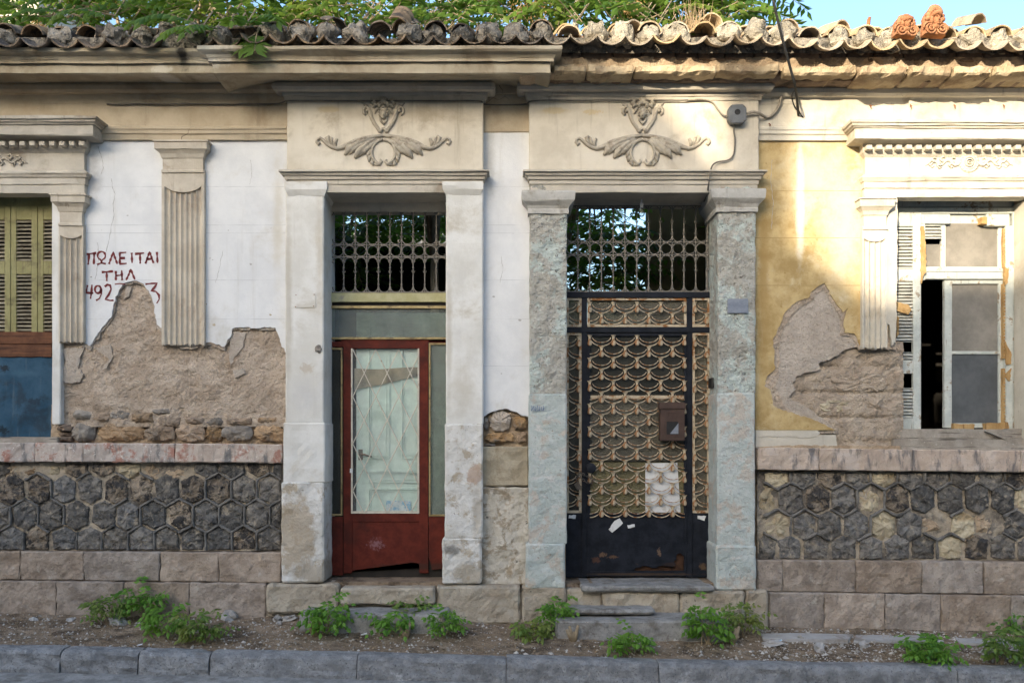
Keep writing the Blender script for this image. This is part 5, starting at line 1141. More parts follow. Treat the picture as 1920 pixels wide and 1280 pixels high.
MB().pbox(1062, 1090, 626, 960, yp, yp + .004).build('pane', M['dull_glass'], gate); MB().pbox(1299, 1331, 626, 960, yp, yp + .004).build('pane', M['pebble_glass'], gate)
pp = MB(); pp.prism([(1210, 868), (1270, 867), (1276, 960), (1210, 960)], yp - .004, yp - .0025); tag(pp.build('paper_sheet', M['paper']), 'white paper sheet stuck behind the lower scales of the black gate', 'paper')
# torn stickers on the kick panel
for k, (pts, lb) in enumerate([([(1141, 992), (1152, 976), (1162, 971), (1168, 980), (1160, 988), (1148, 998)], 'torn white sticker, largest on the black gate panel'), ([(1176, 984), (1190, 982), (1190, 987), (1178, 990)], 'small torn white scrap beside the largest sticker on the gate'),
                            ([(1067, 965), (1080, 965), (1079, 972), (1066, 971)], 'small white sticker on the left end of the gate panel'), ([(1308, 966), (1324, 967), (1321, 976), (1308, 972)], 'small white sticker on the right end of the gate panel')]):
    y = YG + .011 if k < 2 else YG + .005
    tag(MB().prism(jag(pts, .8, 4, k, True), y, y + .0015).build('sticker', M['paper']), lb, 'sticker', 'stickers on the black gate')
grille(1058, 1332, 385, 548, 12, 1083.5, 22.1, YG + .02, H)
MB().pbox(1052, 1350, 352, 386, YG + .02, YG + .14).build('lintel', M['trim'], H, bevel=.005, sub=.08, wob=.004)

# mailbox on the gate
mbx = empty('mailbox', P(1261, 826, YG - .03)); tag(mbx, 'brown metal mailbox with slanted window hung on the black gate', 'mailbox')
def part(mb, name, mat, root, **k):
    o = mb.build(name, mat, root, **k); o.matrix_parent_inverse = Matrix.Translation(-Vector(root.location)); return o
b = MB(); y = YG - .10
b.pbox(1238, 1284, 766, 826, y, YG - .008)
part(b, 'body', M['mailbox'], mbx, bevel=.006)
b = MB(); b.pbox(1236, 1286, 754, 767, y - .012, YG - .008); part(b, 'lid', M['mailbox'], mbx, bevel=.008)
b = MB(); b.pbox(1246, 1276, 786, 790, y - .006, y); b.pbox(1246, 1276, 814, 818, y - .006, y); b.pbox(1246, 1250, 790, 814, y - .006, y); b.pbox(1272, 1276, 790, 814, y - .006, y); part(b, 'window_rim', M['mailbox'], mbx, bevel=.002)
b = MB(); b.pbox(1250, 1272, 790, 814, y - .002, y - .0005); part(b, 'window', M['cable'], mbx)
b = MB(); b.prism([(1272, 793), (1272, 813), (1256, 813)], y - .004, y - .0025); part(b, 'letter', M['plate'], mbx)
b = MB(); b.pbox(1252, 1270, 772, 774, y - .006, y); b.pbox(1252, 1254, 774, 779, y - .006, y); b.pbox(1268, 1270, 774, 779, y - .006, y); part(b, 'slot_flap', M['mailbox'], mbx)
# chain with padlock
chn = empty('gate_chain', P(1096, 895, YG - .04)); tag(chn, 'rusty chain looped round the gate stile with a padlock', 'chain')
path = [P(1082, 884, YG - .02), P(1090, 886, YG - .04), P(1098, 892, YG - .045), P(1107, 895, YG - .045), P(1112, 900, YG - .03), P(1108, 906, YG - .04), P(1098, 903, YG - .05), P(1090, 896, YG - .055), P(1084, 890, YG - .05), P(1080, 898, YG - .04), P(1086, 906, YG - .035)]
for i in range(len(path) - 1):
    for h_ in (0, .5):
        a = path[i].lerp(path[i + 1], h_); d = (path[i + 1] - path[i]).normalized(); s_ = d.cross(Vector((0, 1, 0))).normalized() if (i * 2 + int(h_ * 2)) % 2 else Vector((0, -1, 0))
        pts = []
        for q in range(11):
            t = 2 * math.pi * q / 10; pts.append(a + d * .016 * math.cos(t) + s_ * .009 * math.sin(t))
        b = MB(); b.tube(pts, .0036, 6, cap=False); part(b, 'link', M['steel'], chn, smooth=True)
b = MB(); b.prism([(1076, 908), (1084, 903), (1092, 914), (1083, 919)], YG - .045, YG - .02); part(b, 'padlock', M['steel'], chn, bevel=.003)
b = MB(); b.lathe(P(1108, 877, YG - .02), [(.02, .0), (.02, .05), (-.01, .05), (-.016, .04), (-.016, 0)], 14, 'y')
tag(b.build('lock_plate', M['black'], smooth=True), 'round black lock plate on the gate above the chain', 'lock')
# bare bulb in the lintel
bb = empty('light_bulb', P(1203, 370, .12)); tag(bb, 'bare unlit light bulb hanging under the second door lintel', 'bulb')
c = P(1203, 400, .12); b = MB(); b.lathe((c.x, c.y, c.z), [(-.034, 0), (-.031, .014), (-.018, .028), (0, .031), (.02, .024), (.04, .015), (.052, .0135)], 14); part(b, 'bulb', M['bulb'], bb, smooth='all')
b = MB(); b.lathe((c.x, c.y, c.z), [(.05, .0), (.05, .016), (.095, .018), (.10, .010), (.15, .006)], 12); part(b, 'socket', M['paper'], bb, smooth=True)
# nameplate, faint old plate mark
pl_ = MB().pbox(1364, 1403, 560, 587, YP - .020, YP - .008).build('nameplate', M['plate'], None, bevel=.003); tag(pl_, 'small blank metal nameplate on the pale green door pier', 'nameplate')
MB().pbox(553, 592, 551, 577, YP - .0045, YP + .02).build('plaster_patch', M['pil'], H, bevel=.003)
for (u, v) in ((555, 553), (589, 552), (554, 575), (588, 574)):
    b = MB(); b.ell(P(u, v, YP - .008), (.005, .006, .005), 6, 4); b.build('nail', M['rust'], H)
b = MB(); b.ell(P(597, 654, YP - .004), (.03, .012, .035), 9, 6, .8, 4); b.build('chipped_patch', M['slate'], H)
b = MB(); b.pbox(1335, 1341, 708, 726, .05, .2); b.build('bell_push', M['cable'], H)
# graffiti smudge
b = MB()
for k in range(7): ribbon(b, [(997 + k * 3.6, 760 + (k % 3)), (998 + k * 3.6, 766 + (k % 2) * 3), (996 + k * 3.6, 770)], 1.6, YP - .030)
M['smudge'] = W('blue_grey_marker', (.16, .2, .27), (.22, .26, .33), 20)
b.build('marker_scribble', M['smudge'], H)

# ------------------------------------------------------------------ wires
jb = empty('junction_box', P(1382, 213, YP - .02)); tag(jb, 'grey octagonal electric junction box on the carved panel of the right door', 'junction box')
b = MB(); b.prism([(1366, 203), (1372, 196), (1394, 195), (1400, 202), (1400, 224), (1394, 231), (1372, 231), (1366, 225)], YP - .075, YP - .004); part(b, 'body', M['box'], jb, bevel=.006)
b = MB(); b.lathe(P(1383, 210, YP - .0755), [(0, 0), (-.002, .026), (.002, .028), (.004, .028)], 16, 'y'); part(b, 'emblem', M['cable'], jb)
for q in ((1371, 200), (1395, 200), (1371, 226), (1395, 226)):
    b = MB(); b.ell(P(*q, YP - .076), (.006, .004, .006), 7, 4); part(b, 'screw', M['steel'], jb)
def wire(pts, r, mat, label, cat='cable', name='cable', n=8):
    p = [Vector(q) for q in pts]; out = []
    for i in range(len(p) - 1):      # Catmull-Rom
        a, b_, c_, d_ = p[max(0, i - 1)], p[i], p[i + 1], p[min(len(p) - 1, i + 2)]
        for t in [k / 5 for k in range(5)]:
            out.append(.5 * ((2 * b_) + (c_ - a) * t + (2 * a - 5 * b_ + 4 * c_ - d_) * t * t + (3 * b_ - a - 3 * c_ + d_) * t ** 3))
    out.append(p[-1])
    o = MB().tube(out, r, n).build(name, M[mat], None, smooth='all'); return tag(o, label, cat)
wire([P(1366, 218, YP - .03), P(1356, 216, YP - .03), P(1346, 205, YP - .02), P(1336, 192, YP - .02), P(1320, 187, YP - .025), P(1285, 188, YP - .025)], .008, 'pipe', 'cable curving from the junction box left to the moulding')
wire([P(1290, 188, YP - .03)] + [P(u, 188 + (u % 7) * .12, YP - .026) for u in range(1270, 1000, -30)] + [P(996, 190, YP - .025), P(980, 196, -.03), P(912, 196, -.03), P(902, 190, YP - .026)] + [P(u, 189 + (u % 5) * .2, YP - .026) for u in range(880, 545, -30)] + [P(536, 190, YP - .026), P(524, 194, -.06)] + [P(u, 194.5 + (u % 7) * .2, -.056) for u in range(500, 190, -30)],
     .007, 'greycable', 'thin dirty cable clipped along the moulding above both door heads')
wire([P(1378, 230, YP - .04), P(1376, 245, YP - .02), P(1378, 262, YP - .02), P(1376, 288, YP - .02), P(1366, 300, YP - .025), P(1345, 304, YP - .03), P(1335, 312, YP - .06), P(1331, 330, YP - .07), P(1328, 350, YP - .06), P(1326, 366, .0), P(1320, 378, .1)], .0075, 'greycable', 'cable running down from the junction box to the door lintel')
wire([P(1400, 214, YP - .04), P(1412, 210, YP - .04), P(1424, 213, YP - .03), P(1436, 220, -.06), P(1448, 216, -.06), P(1460, 200, -.07), P(1466, 180, -.08), P(1474, 170, -.09), P(1486, 170, -.09), P(1493, 180, -.08), P(1495, 200, -.06), P(1497, 216, -.04)], .013, 'pipe', 'bent conduit looping from the junction box towards the overhead cable', 'conduit', 'conduit')
wire([P(1497, 216, -.045), P(1495, 192, -.22), P(1490, 158, -.46), P(1481, 125, -.55), P(1466, 70, -.68), P(1452, 10, -.78), P(1440, -60, -.9), P(1400, -300, -1.8)], .011, 'cable', 'thick black overhead cable coming down in front of the roof')
wire([P(1497, 205, -.10), P(1501, 214, -.06), P(1506, 222, -.03), P(1503, 228, -.03)], .005, 'cable', 'loose wire end under the overhead cable', n=6)
wire([P(1492, 168, -.38), P(1485, 178, -.20), P(1488, 196, -.08), P(1497, 210, -.05)], .006, 'cable', 'thin loose wire loop beside the end of the overhead cable', n=6)
b = MB(); b.tube([P(1626, 75, -.35), P(1627, 55, -.36), P(1629, 38, -.36), P(1631, 33, -.36)], [.02, .018, .016, .012], 7)
tag(b.build('iron_rod', M['rust'], smooth=True), 'rusty iron stub standing up between the roof tiles', 'rod')
for k, (u, v) in enumerate([(1631, 197), (1707, 197), (1789, 197), (1881, 197), (1442, 232)]):
    b = MB(); b.tube([P(u, v, -.02), P(u, v, -.06), P(u + 3, v + 2, -.065), P(u + 1, v + 5, -.06)], .005, 6); b.build('cable_clip', M['rust'], H)

# ------------------------------------------------------------------ terracotta antefixes
def antefix(u, vb, hgt, wd, rz, label, crest):
    root = empty('antefix', P(u, vb, -.52)); root.rotation_euler = (math.radians(-4), 0, rz); tag(root, label, 'antefix', 'terracotta heads on the eaves')
    a, h = wd * .5 * kf(-.52), hgt * kf(-.52)
    out = [(-1, 0), (-.92, .28), (-.8, .5), (-.84, .62), (-.66, .78), (-.42, .92), (0, 1.), (.42, .92), (.66, .78), (.84, .62), (.8, .5), (.92, .28), (1, 0)]
    n = len(out); b = MB()
    ring = lambda s_, y: [(x * a * s_, y, max(0, (z - .4) * s_ + .4) * h) for x, z in out]
    vs = ring(1, .05) + ring(1, .0) + ring(.93, -.018)
    b.add(vs, [(i, i + 1, n + i + 1, n + i) for i in range(n - 1)] + [(n + i, n + i + 1, 2 * n + i + 1, 2 * n + i) for i in range(n - 1)] + [tuple(range(2 * n, 3 * n)), tuple(range(n - 1, -1, -1)), (0, n, 2 * n, 3 * n - 1, 2 * n - 1, n - 1)])
    o = b.build('plate', M['terra'], root, smooth=True)
    b = MB(); s_ = h
    b.ell((0, -.03, .50 * s_), (.30 * a, .04, .20 * s_), 14, 10); b.ell((0, -.072, .48 * s_), (.05 * a, .014, .06 * s_), 8, 6); b.ell((0, -.06, .39 * s_), (.10 * a, .012, .02 * s_), 8, 5); b.ell((0, -.058, .33 * s_), (.10 * a, .014, .04 * s_), 8, 5)
    for sg in (-1, 1): b.ell((sg * .12 * a, -.064, .535 * s_), (.065 * a, .008, .02 * s_), 8, 5); b.ell((sg * .13 * a, -.064, .575 * s_), (.10 * a, .010, .013 * s_), 8, 5)
    b.tube([(-.2 * a, -.03, .2 * s_), (0, -.03, .32 * s_), (.2 * a, -.03, .2 * s_)], [.02, .026, .02], 8)
    part_o = b.build('face', M['terra'], root, smooth='all')
    b = MB()
    b.tube([(-.36 * a, -.035, .62 * s_), (-.2 * a, -.055, .70 * s_), (0, -.062, .725 * s_), (.2 * a, -.055, .70 * s_), (.36 * a, -.035, .62 * s_)], .020, 8)
    for sg in (-1, 1):
        b.tube([(sg * .36 * a, -.03, .66 * s_), (sg * .42 * a, -.03, .5 * s_), (sg * .38 * a, -.03, .36 * s_)], [.018, .02, .014], 8)
        for z, x in ((.56, .66), (.68, .62), (.8, .48)): b.ell((sg * x * a, -.02, z * s_), (.026, .026, .022), 8, 6)
    if crest:
        for k in range(-3, 4):
            t = math.radians(90 + k * 26); b.ell((.34 * a * math.cos(t) * 1.25, -.025, (.80 + .14 * math.sin(t)) * s_), (.024, .026, .034), 8, 6)
    else:
        for k in range(-3, 4): b.ell((k * .13 * a, -.028, (.84 - .012 * k * k) * s_), (.022, .026, .026), 8, 6)
    b.build('hair', M['terra'], root, smooth='all')
    b = MB()
    for sg in (-1, 1):
        pts = []
        for q in range(28):
            t = q / 27 * 4.6 * math.pi; rr = .062 * (1 - q / 31); pts.append((sg * (.54 * a) + sg * rr * math.cos(t), -.026 - q * .0006, .19 * s_ + rr * math.sin(t)))
        b.tube(pts, .009, 6)
    b.build('volute', M['terra'], root, smooth='all')
    return root
antefix(1697, 68, 40, 43, .16, 'shorter chipped terracotta head antefix beside the rusty stub on the eaves', False)
antefix(1752, 67, 53, 45, .16, 'taller terracotta head antefix with leafy crest on the right eaves', True)

# ------------------------------------------------------------------ steps
def step(u0, u1, vt, vb, yf, yb, mat, label, seed, rough=.008, zb=None, name='door_step', slope=.0):
    me = block_mesh(X(u0, yf), X(u1, yf), zb if zb is not None else Z(vb, yf), Z(vt, yf), yf, yb, rough, .018, .045, seed, slope, name, .02)
    return tag(obj(name, me, None, M[mat]), label, 'step')
step(560, 838, 1151, 1200, -.46, -.10, 'conc', 'low grey concrete step in front of the red door', 301)
step(637, 815, 1102, 1134, -.17, .34, 'oldbase', 'worn stone threshold block under the red door', 302, .012)
step(1042, 1362, 1163, 1215, -.52, -.12, 'conc', 'long grey concrete step in front of the black gate', 303)
step(1068, 1230, 1143, 1152, -.36, -.10, 'conc', 'thin grey slab on the back of the long step', 304, .01)
step(1090, 1342, 1098, 1110, -.20, .34, 'conc', 'cracked cement threshold slab under the black gate', 305, .012)
MB().box(X(612), X(838), -.02, .6, .2, Z(1090)).build('threshold_fill', M['dirt'], H)
MB().box(X(1062), X(1348), -.02, .6, .2, Z(1092)).build('threshold_fill', M['dirt'], H)

# ------------------------------------------------------------------ courtyard behind the doors
yw = MB(); yw.box(X(1215, 2.2), X(1450, 2.2), 2.2, 2.4, .2, 5.25); tag(yw.build('yard_wall', M['dimwall']), 'ochre yard wall seen through the grille over the black gate', 'wall')
gw = MB(); gw.box(-3.2, -.2, 6.0, 6.3, .0, 5.35); tag(gw.build('yard_wall', M['greywall']), 'grey yard wall behind the trunks, seen through the grille over the red door', 'wall')
MB().box(-2.2, 2.2, YB, 1.0, 4.42, 4.6).build('ceiling', M['dark'], H)  # slab added to darken the hall behind the grilles
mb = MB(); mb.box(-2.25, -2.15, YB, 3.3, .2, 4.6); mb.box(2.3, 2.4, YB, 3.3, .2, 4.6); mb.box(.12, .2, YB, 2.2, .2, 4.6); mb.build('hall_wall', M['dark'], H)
MB().box(-2.2, .12, 2.6, 2.7, .2, 4.35).build('hall_wall', M['dark'], H)  # dark back wall added to darken the view through the red door grille
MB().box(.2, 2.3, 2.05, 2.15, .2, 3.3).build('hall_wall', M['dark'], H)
struct(MB().box(-2.3, 2.4, .3, 6.0, .3, .5).build('yard_floor', M['dirt']))
# pale building far behind, upper left
fb = MB(); fb.box(X(-260, 9), X(72, 9), 9, 16, 0, 11.5); fb = fb.build('pale_building', M['trimw']); tag(fb, 'pale plain building behind the trees at the upper left', 'building')

# unseen block added across the street, its skyline shaped to cast the sun patch
YO = -27.
def opp(u, v):
    p = P(u, v, 0); t = (p.y - YO) / -SV.y * 1.0
    q = p + SV * t; return (q.x, q.z)
skyl = [opp(-2600, -60), opp(390, -60), opp(520, 30), opp(750, 42), opp(950, 60), opp(1235, 195), opp(1420, 400), opp(1600, 560), opp(2000, 590), opp(3600, 590)]
pts = [(skyl[0][0], -1.)] + skyl + [(skyl[-1][0], -1.)]
ob_ = MB(); n = len(pts)
ob_.add([(x, YO, z) for x, z in pts] + [(x, YO - 3, min(z, skyl[-1][1])) for x, z in pts], [tuple(range(n)), tuple(range(2 * n - 1, n - 1, -1))] + [(i, i + n, (i + 1) % n + n, (i + 1) % n) for i in range(n)])
opb = ob_.build('shade_block', M['oppo']); tag(opb, 'unseen block added behind the viewer, skyline shaped to shade the facade', 'building')
a, b = opp(1360, 150), opp(1424, 400)
MB().box(a[0], b[0], YO - .6, YO + .0, b[1], a[1]).build('shade_chimney', M['oppo'], opb)  # added unseen stack, shaped to cast the dark band across the sun patch
for (x0_, x1_, h_, lb) in ((1.2, 30., 7.6, 'unseen house added behind the viewer on the right to cut the skylight'), (-34., -9.5, 7.4, 'unseen house added behind the viewer on the left to cut the skylight')):
    hb = MB(); hb.box(x0_, x1_, -20., -12.2, -1., h_); hb.box(x0_ - .2, x1_ + .2, -20.2, -12., h_ + .003, h_ + .35)
    tag(hb.build('shade_house', M['oppo']), lb, 'house')  # added unseen houses that cut the low skylight from the front
wm = MB().box(0, 1.2, -.02, .02, 0, 1.5).mesh('window'); wm.materials.append(M['dustyblue'])
for fz in range(4):
    for k in range(-8, 9):
        o = obj('window', wm, opb); o.location = (-8 + k * 2.6, YO + .02, 1.2 + fz * 3.0)

# ------------------------------------------------------------------ trees and weeds
def leaf_compound(mb, base, d, up, L, pairs, ll, lw, droop, r):
    """pinnate leaf: leaflets in pairs along a drooping midrib"""
    d = d.normalized(); side = d.cross(up).normalized(); up = side.cross(d).normalized()
    pos = base.copy(); pts = [pos.copy()]
    for i in range(pairs + 1):
        t = i / pairs; dd = (d - Vector((0, 0, 1)) * droop * t * t * 1.3).normalized(); pos = pos + dd * (L / pairs); pts.append(pos.copy())
        if i == 0: continue
        s_ = 1 - .45 * abs(t - .4)
        for sg in ((-1, 1) if i < pairs else (0,)):
            if r.random() < .04: continue
            ld = (side * sg * 1.0 + dd * (.45 if sg else 1.) - Vector((0, 0, 1)) * r.uniform(.1, .5) + up * r.uniform(-.1, .15)).normalized()
            wv = ld.cross(up).normalized(); l_ = ll * s_ * r.uniform(.85, 1.12); w_ = lw * r.uniform(.85, 1.1)
            n_ = ld.cross(wv)
            a = pos; m1 = pos + ld * l_ * .38 - n_ * .0; tip = pos + ld * l_ - Vector((0, 0, 1)) * l_ * .12
            mb.add([a, m1 + wv * w_ * .5 + n_ * w_ * .18, m1 - n_ * 0, m1 - wv * w_ * .5 + n_ * w_ * .18, tip], [(0, 1, 2), (0, 2, 3), (1, 4, 2), (2, 4, 3)])
    return pts

def tree(name, label, base, trunk_pts, tr, clumps, seed, nleaf, seeds=(), leafsize=(.58, .155, .058)):
    r = random.Random(seed); root = empty(name, base); tag(root, label, 'tree', 'trees behind the roof')
    t = MB(); t.tube(trunk_pts, tr, 9)
    lm = MB(); br = MB()
    for (c, rad, k) in clumps:
        c = Vector(c)
        for _ in range(int(nleaf * k)):
            v = Vector((r.gauss(0, 1), r.gauss(0, 1), r.gauss(0, 1))); v = v.normalized() * (r.random() ** .45); p = c + Vector((v.x * rad[0], v.y * rad[1], v.z * rad[2]))
            d = Vector((v.x + r.uniform(-.7, .7), v.y + r.uniform(-.9, .5), r.uniform(-.25, .45)))
            if d.length < .1: d = Vector((1, 0, 0))
            mp = leaf_compound(lm, p, d, Vector((r.uniform(-.3, .3), r.uniform(-.3, .3), 1)), leafsize[0] * r.uniform(.6, 1.15), r.randint(7, 10), leafsize[1], leafsize[2], r.uniform(.2, .9), r)
            br.tube([mp[0], mp[len(mp) // 2], mp[-1]], [.005, .004, .002], 4)
        br.tube([trunk_pts[min(len(trunk_pts) - 1, 2)], Vector(trunk_pts[-1]).lerp(c, .5), c], [.03, .02, .008], 6)
    for nm, m_, mt, sm in (('crown', lm, 'leaf', False), ('trunk', t, 'bark', 'all'), ('branches', br, 'root', False)):
        if not m_.v: continue
        me = bpy.data.meshes.new(nm); me.from_pydata(m_.v, [], m_.f); me.materials.append(M[mt])
        o = obj(nm, me, root); o.matrix_parent_inverse = Matrix.Translation(-Vector(base))
    if seeds:
        s = MB()
        for (c, q) in seeds:
            for _ in range(170):
                v = Vector((r.gauss(0, q), r.gauss(0, q * .7), r.gauss(0, q * .6))) + Vector(c); a = Vector((r.uniform(-1, 1), r.uniform(-1, 1), -.9)).normalized() * .035; w_ = Vector((r.uniform(-1, 1), r.uniform(-1, 1), r.uniform(-1, 1))).cross(a).normalized() * .007
                s.add([v, v + a * .5 + w_, v + a, v + a * .5 - w_], [(0, 1, 2, 3)])
        me = bpy.data.meshes.new('seed_cluster'); me.from_pydata(s.v, [], s.f); me.materials.append(M['seed']); o = obj('seed_cluster', me, root); o['kind'] = 'stuff'; o.matrix_parent_inverse = Matrix.Translation(-Vector(base))
    return root
def PP(u, v, y): return tuple(P(u, v, y))
def trunk(u0, v0, u1, v1, y, r0, r1):
    a, b = P(u0, v0, y), P(u1, v1, y); return [a.lerp(b, t) + Vector((.06 * math.sin(t * 5 + u0), .04 * math.cos(t * 4), 0)) for t in (0, .25, .5, .75, 1)], [r0 + (r1 - r0) * t for t in (0, .25, .5, .75, 1)]
tp, tr_ = trunk(826, 1080, 819, -70, 1.5, .055, .034)
tree('ailanthus_tree', 'pale-trunked tree rising behind the roof over the red door head', PP(826, 1080, 1.5), tp, tr_, [(PP(650, 30, 1.3), (1.0, .5, .35), 1.0), (PP(880, 10, 1.6), (.8, .5, .35), .8), (PP(700, -60, 1.8), (1.2, .6, .3), .9), (PP(735, 420, 2.0), (.7, .3, .4), .5)], 1, 55, [(PP(600, 12, 1.3), .10), (PP(900, -5, 1.3), .08)])
tp, tr_ = trunk(1010, 1060, 1085, -70, 2.2, .06, .035)
tree('ailanthus_tree', 'tree with hanging tan seed bunches behind the roof over the right door', PP(1010, 1060, 2.2), tp, tr_, [(PP(1010, 30, 1.6), (.7, .5, .35), .9), (PP(1170, 20, 1.8), (1.1, .5, .4), 1.1), (PP(1120, 480, 1.7), (.55, .3, .7), 1.0), (PP(1150, 470, 2.9), (.9, .5, .8), 3.6), (PP(1290, 20, 1.7), (.8, .5, .4), .8)], 2, 55, [(PP(985, 18, 1.0), .11), (PP(1008, 10, 1.0), .09), (PP(1180, 15, 1.2), .07)])
tp, tr_ = trunk(300, 1060, 330, -70, 1.9, .06, .035)
tree('ailanthus_tree', 'dark leafy tree hanging over the left eaves above the writing', PP(300, 1060, 1.9), tp, tr_, [(PP(200, 25, 1.3), (1.2, .6, .3), 1.1), (PP(420, 20, 1.0), (.9, .6, .35), 1.2), (PP(80, 35, 1.2), (.8, .5, .25), .7), (PP(330, -50, 1.6), (1.6, .6, .3), 1.0), (PP(440, 60, .2), (.45, .3, .15), .22)], 3, 55, [(PP(165, 12, .9), .12), (PP(75, 50, 1.0), .08), (PP(500, 30, 1.0), .06)])
tp, tr_ = trunk(1250, 1000, 1350, -60, 3.0, .05, .03)
tree('ailanthus_tree', 'feathery tree top at the right end of the roof greenery', PP(1250, 1000, 3.0), tp, tr_, [(PP(1370, 5, 1.6), (.55, .4, .3), .5), (PP(1330, -40, 1.8), (.8, .4, .25), .6)], 4, 55)
tp, tr_ = trunk(650, 1000, 600, 250, 3.2, .07, .05)
tree('yard_tree', 'dark tree with bare limbs filling the yard behind the red door', PP(650, 1000, 3.2), tp, tr_, [(PP(620, 480, 2.3), (.5, .4, .6), .9), (PP(830, 430, 2.5), (.35, .3, .5), .5), (PP(740, 430, 3.6), (1.1, .5, .5), 1.6)], 5, 80)
def spray(name, label, specs, seed):
    r = random.Random(seed); root = empty(name, P(specs[0][0], specs[0][1], specs[0][2])); tag(root, label, 'branch'); lm = MB(); st = MB()
    for (u, v, y, dx, dy, dz, L) in specs:
        b = P(u, v, y); mp = leaf_compound(lm, b, Vector((dx, dy, dz)), Vector((0, -.5, 1)), L, 9, .165, .064, .95, r); st.tube([P(u + 20, v - 30, y + .4), b, mp[5], mp[-1]], [.008, .006, .004, .002], 5)
    for nm, m_, mt in (('leaves', lm, 'leaf'), ('stem', st, 'root')):
        me = bpy.data.meshes.new(nm); me.from_pydata(m_.v, [], m_.f); me.materials.append(M[mt]); o = obj(nm, me, root); o.matrix_parent_inverse = Matrix.Translation(-Vector(root.location))
rf = random.Random(21); fr_ = []
for k in range(46):
    u_ = rf.uniform(500, 1330); fr_.append((u_, rf.uniform(30, 68), rf.uniform(.1, .7), rf.choice((-1, 1)) * rf.uniform(.5, 1.), rf.uniform(-.7, .1), rf.uniform(.15, .8), rf.uniform(.5, .85)))
spray('leafy_branch', 'sunlit yellow-green fronds arching up behind the tiles over both doors', fr_, 6)
fr_ = []
for k in range(24):
    u_ = rf.uniform(-20, 470); fr_.append((u_, rf.uniform(28, 62), rf.uniform(.05, .6), rf.choice((-1, 1)) * rf.uniform(.5, 1.), rf.uniform(-.8, .0), rf.uniform(.1, .6), rf.uniform(.5, .85)))
spray('leafy_branch', 'shaded fronds arching over the left eaves', fr_, 7)
spray('leafy_branch', 'leafy branch drooping over the broken left eaves', [(400, 62, -.40, -.8, -.5, .1, .42), (420, 60, -.42, -.5, -.7, .0, .40), (440, 55, -.42, .2, -.8, .1, .36), (380, 50, -.35, -.9, -.4, .3, .5), (460, 48, -.35, .7, -.5, .2, .42), (350, 40, -.3, -1, -.2, .2, .5), (430, 40, -.25, .1, -.6, .5, .45)], 3)
spray('leafy_branch', 'small leafy sprig hanging off the corner of the projecting cornice', [(482, 62, -.48, .1, -.6, -.6, .26), (478, 64, -.46, -.3, -.6, -.5, .22)], 4)
spray('leafy_branch', 'long feathery leaf reaching over the tiles at the far left', [(95, 32, -.1, -1, -.1, .1, .6), (150, 30, -.1, -1, -.2, .25, .6), (215, 30, -.15, -.8, -.4, .1, .5)], 5)
# dry grass tuft on the tiles
r = random.Random(8); g = MB()
for _ in range(60):
    b = P(1300 + r.gauss(0, 12), 62, -.3); t = b + Vector((r.gauss(0, .05), r.gauss(0, .05), r.uniform(.08, .32))); w_ = Vector((.003, 0, 0)); m_ = b.lerp(t, .5) + Vector((r.gauss(0, .02), 0, .01))
    g.add([b - w_, b + w_, m_ + w_, m_ - w_, t], [(0, 1, 2, 3), (3, 2, 4)])
tag(g.build('dry_grass', M['straw']), 'tuft of dry straw standing between the roof tiles near the right door', 'grass')

def weed(u, v, w_px, h_px, label, seed, dens=1.):
    """seedling clump: several stems with palm-like pinnate leaves"""
    r = random.Random(seed)
    y = -.35
    for _ in range(6):           # find the ground depth this row of the picture lies at
        x = X(u, y); zg = gz(x, y); kk = (HZ - v) / (zg - CZ) / S; y = max(-.92, min(-.1, kk * -1 * -1 * D * 1 - D)) if False else max(-.92, min(-.1, D * ((zg - CZ) / ((HZ - v) / S)) - D))
    x = X(u, y); base = Vector((x, y, gz(x, y) - .01)); root = empty('weed', base); tag(root, label, 'weed', 'weeds along the pavement')
    W_, H_ = w_px * kf(y), h_px * 1.12 * kf(y); lm = MB(); st = MB()
    sz = r.uniform(.85, 1.15)
    for k in range(max(3, int(5.5 * dens * max(.6, w_px / 85)))):
        a = r.uniform(0, 6.283); rr = W_ * .34 * r.random() ** .6; hh = H_ * r.uniform(.35, .85) * (1 - .3 * (rr / (W_ * .5)) ** 2)
        tip = base + Vector((math.cos(a) * rr, math.sin(a) * rr * .6 - .02, hh)); mid = base.lerp(tip, .5) + Vector((math.cos(a) * rr * .15, 0, hh * .05))
        st.tube([base + Vector((r.gauss(0, .02), 0, 0)), mid, tip], [.006, .004, .0025], 5)
        nl = r.randint(6, 8)
        for j in range(nl):
            t = .3 + .7 * j / (nl - 1); p = (base.lerp(mid, t * 2) if t < .5 else mid.lerp(tip, t * 2 - 1)); b = a + j * 2.4 + r.uniform(-.4, .4)
            d = Vector((math.cos(b), math.sin(b) * .8 - .2, r.uniform(.1, .75)))
            leaf_compound(lm, p, d, Vector((0, -.4, 1)), r.uniform(.10, .17) * sz, r.randint(3, 4), r.uniform(.06, .085) * sz, .036 * sz, r.uniform(.3, .9), r)
    for nm, m_, mt in (('leaves', lm, 'weedd' if seed % 3 == 1 else 'weed'), ('stem', st, 'root')):
        me = bpy.data.meshes.new(nm); me.from_pydata(m_.v, [], m_.f); me.materials.append(M[mt]); o = obj(nm, me, root); o.matrix_parent_inverse = Matrix.Translation(-base)
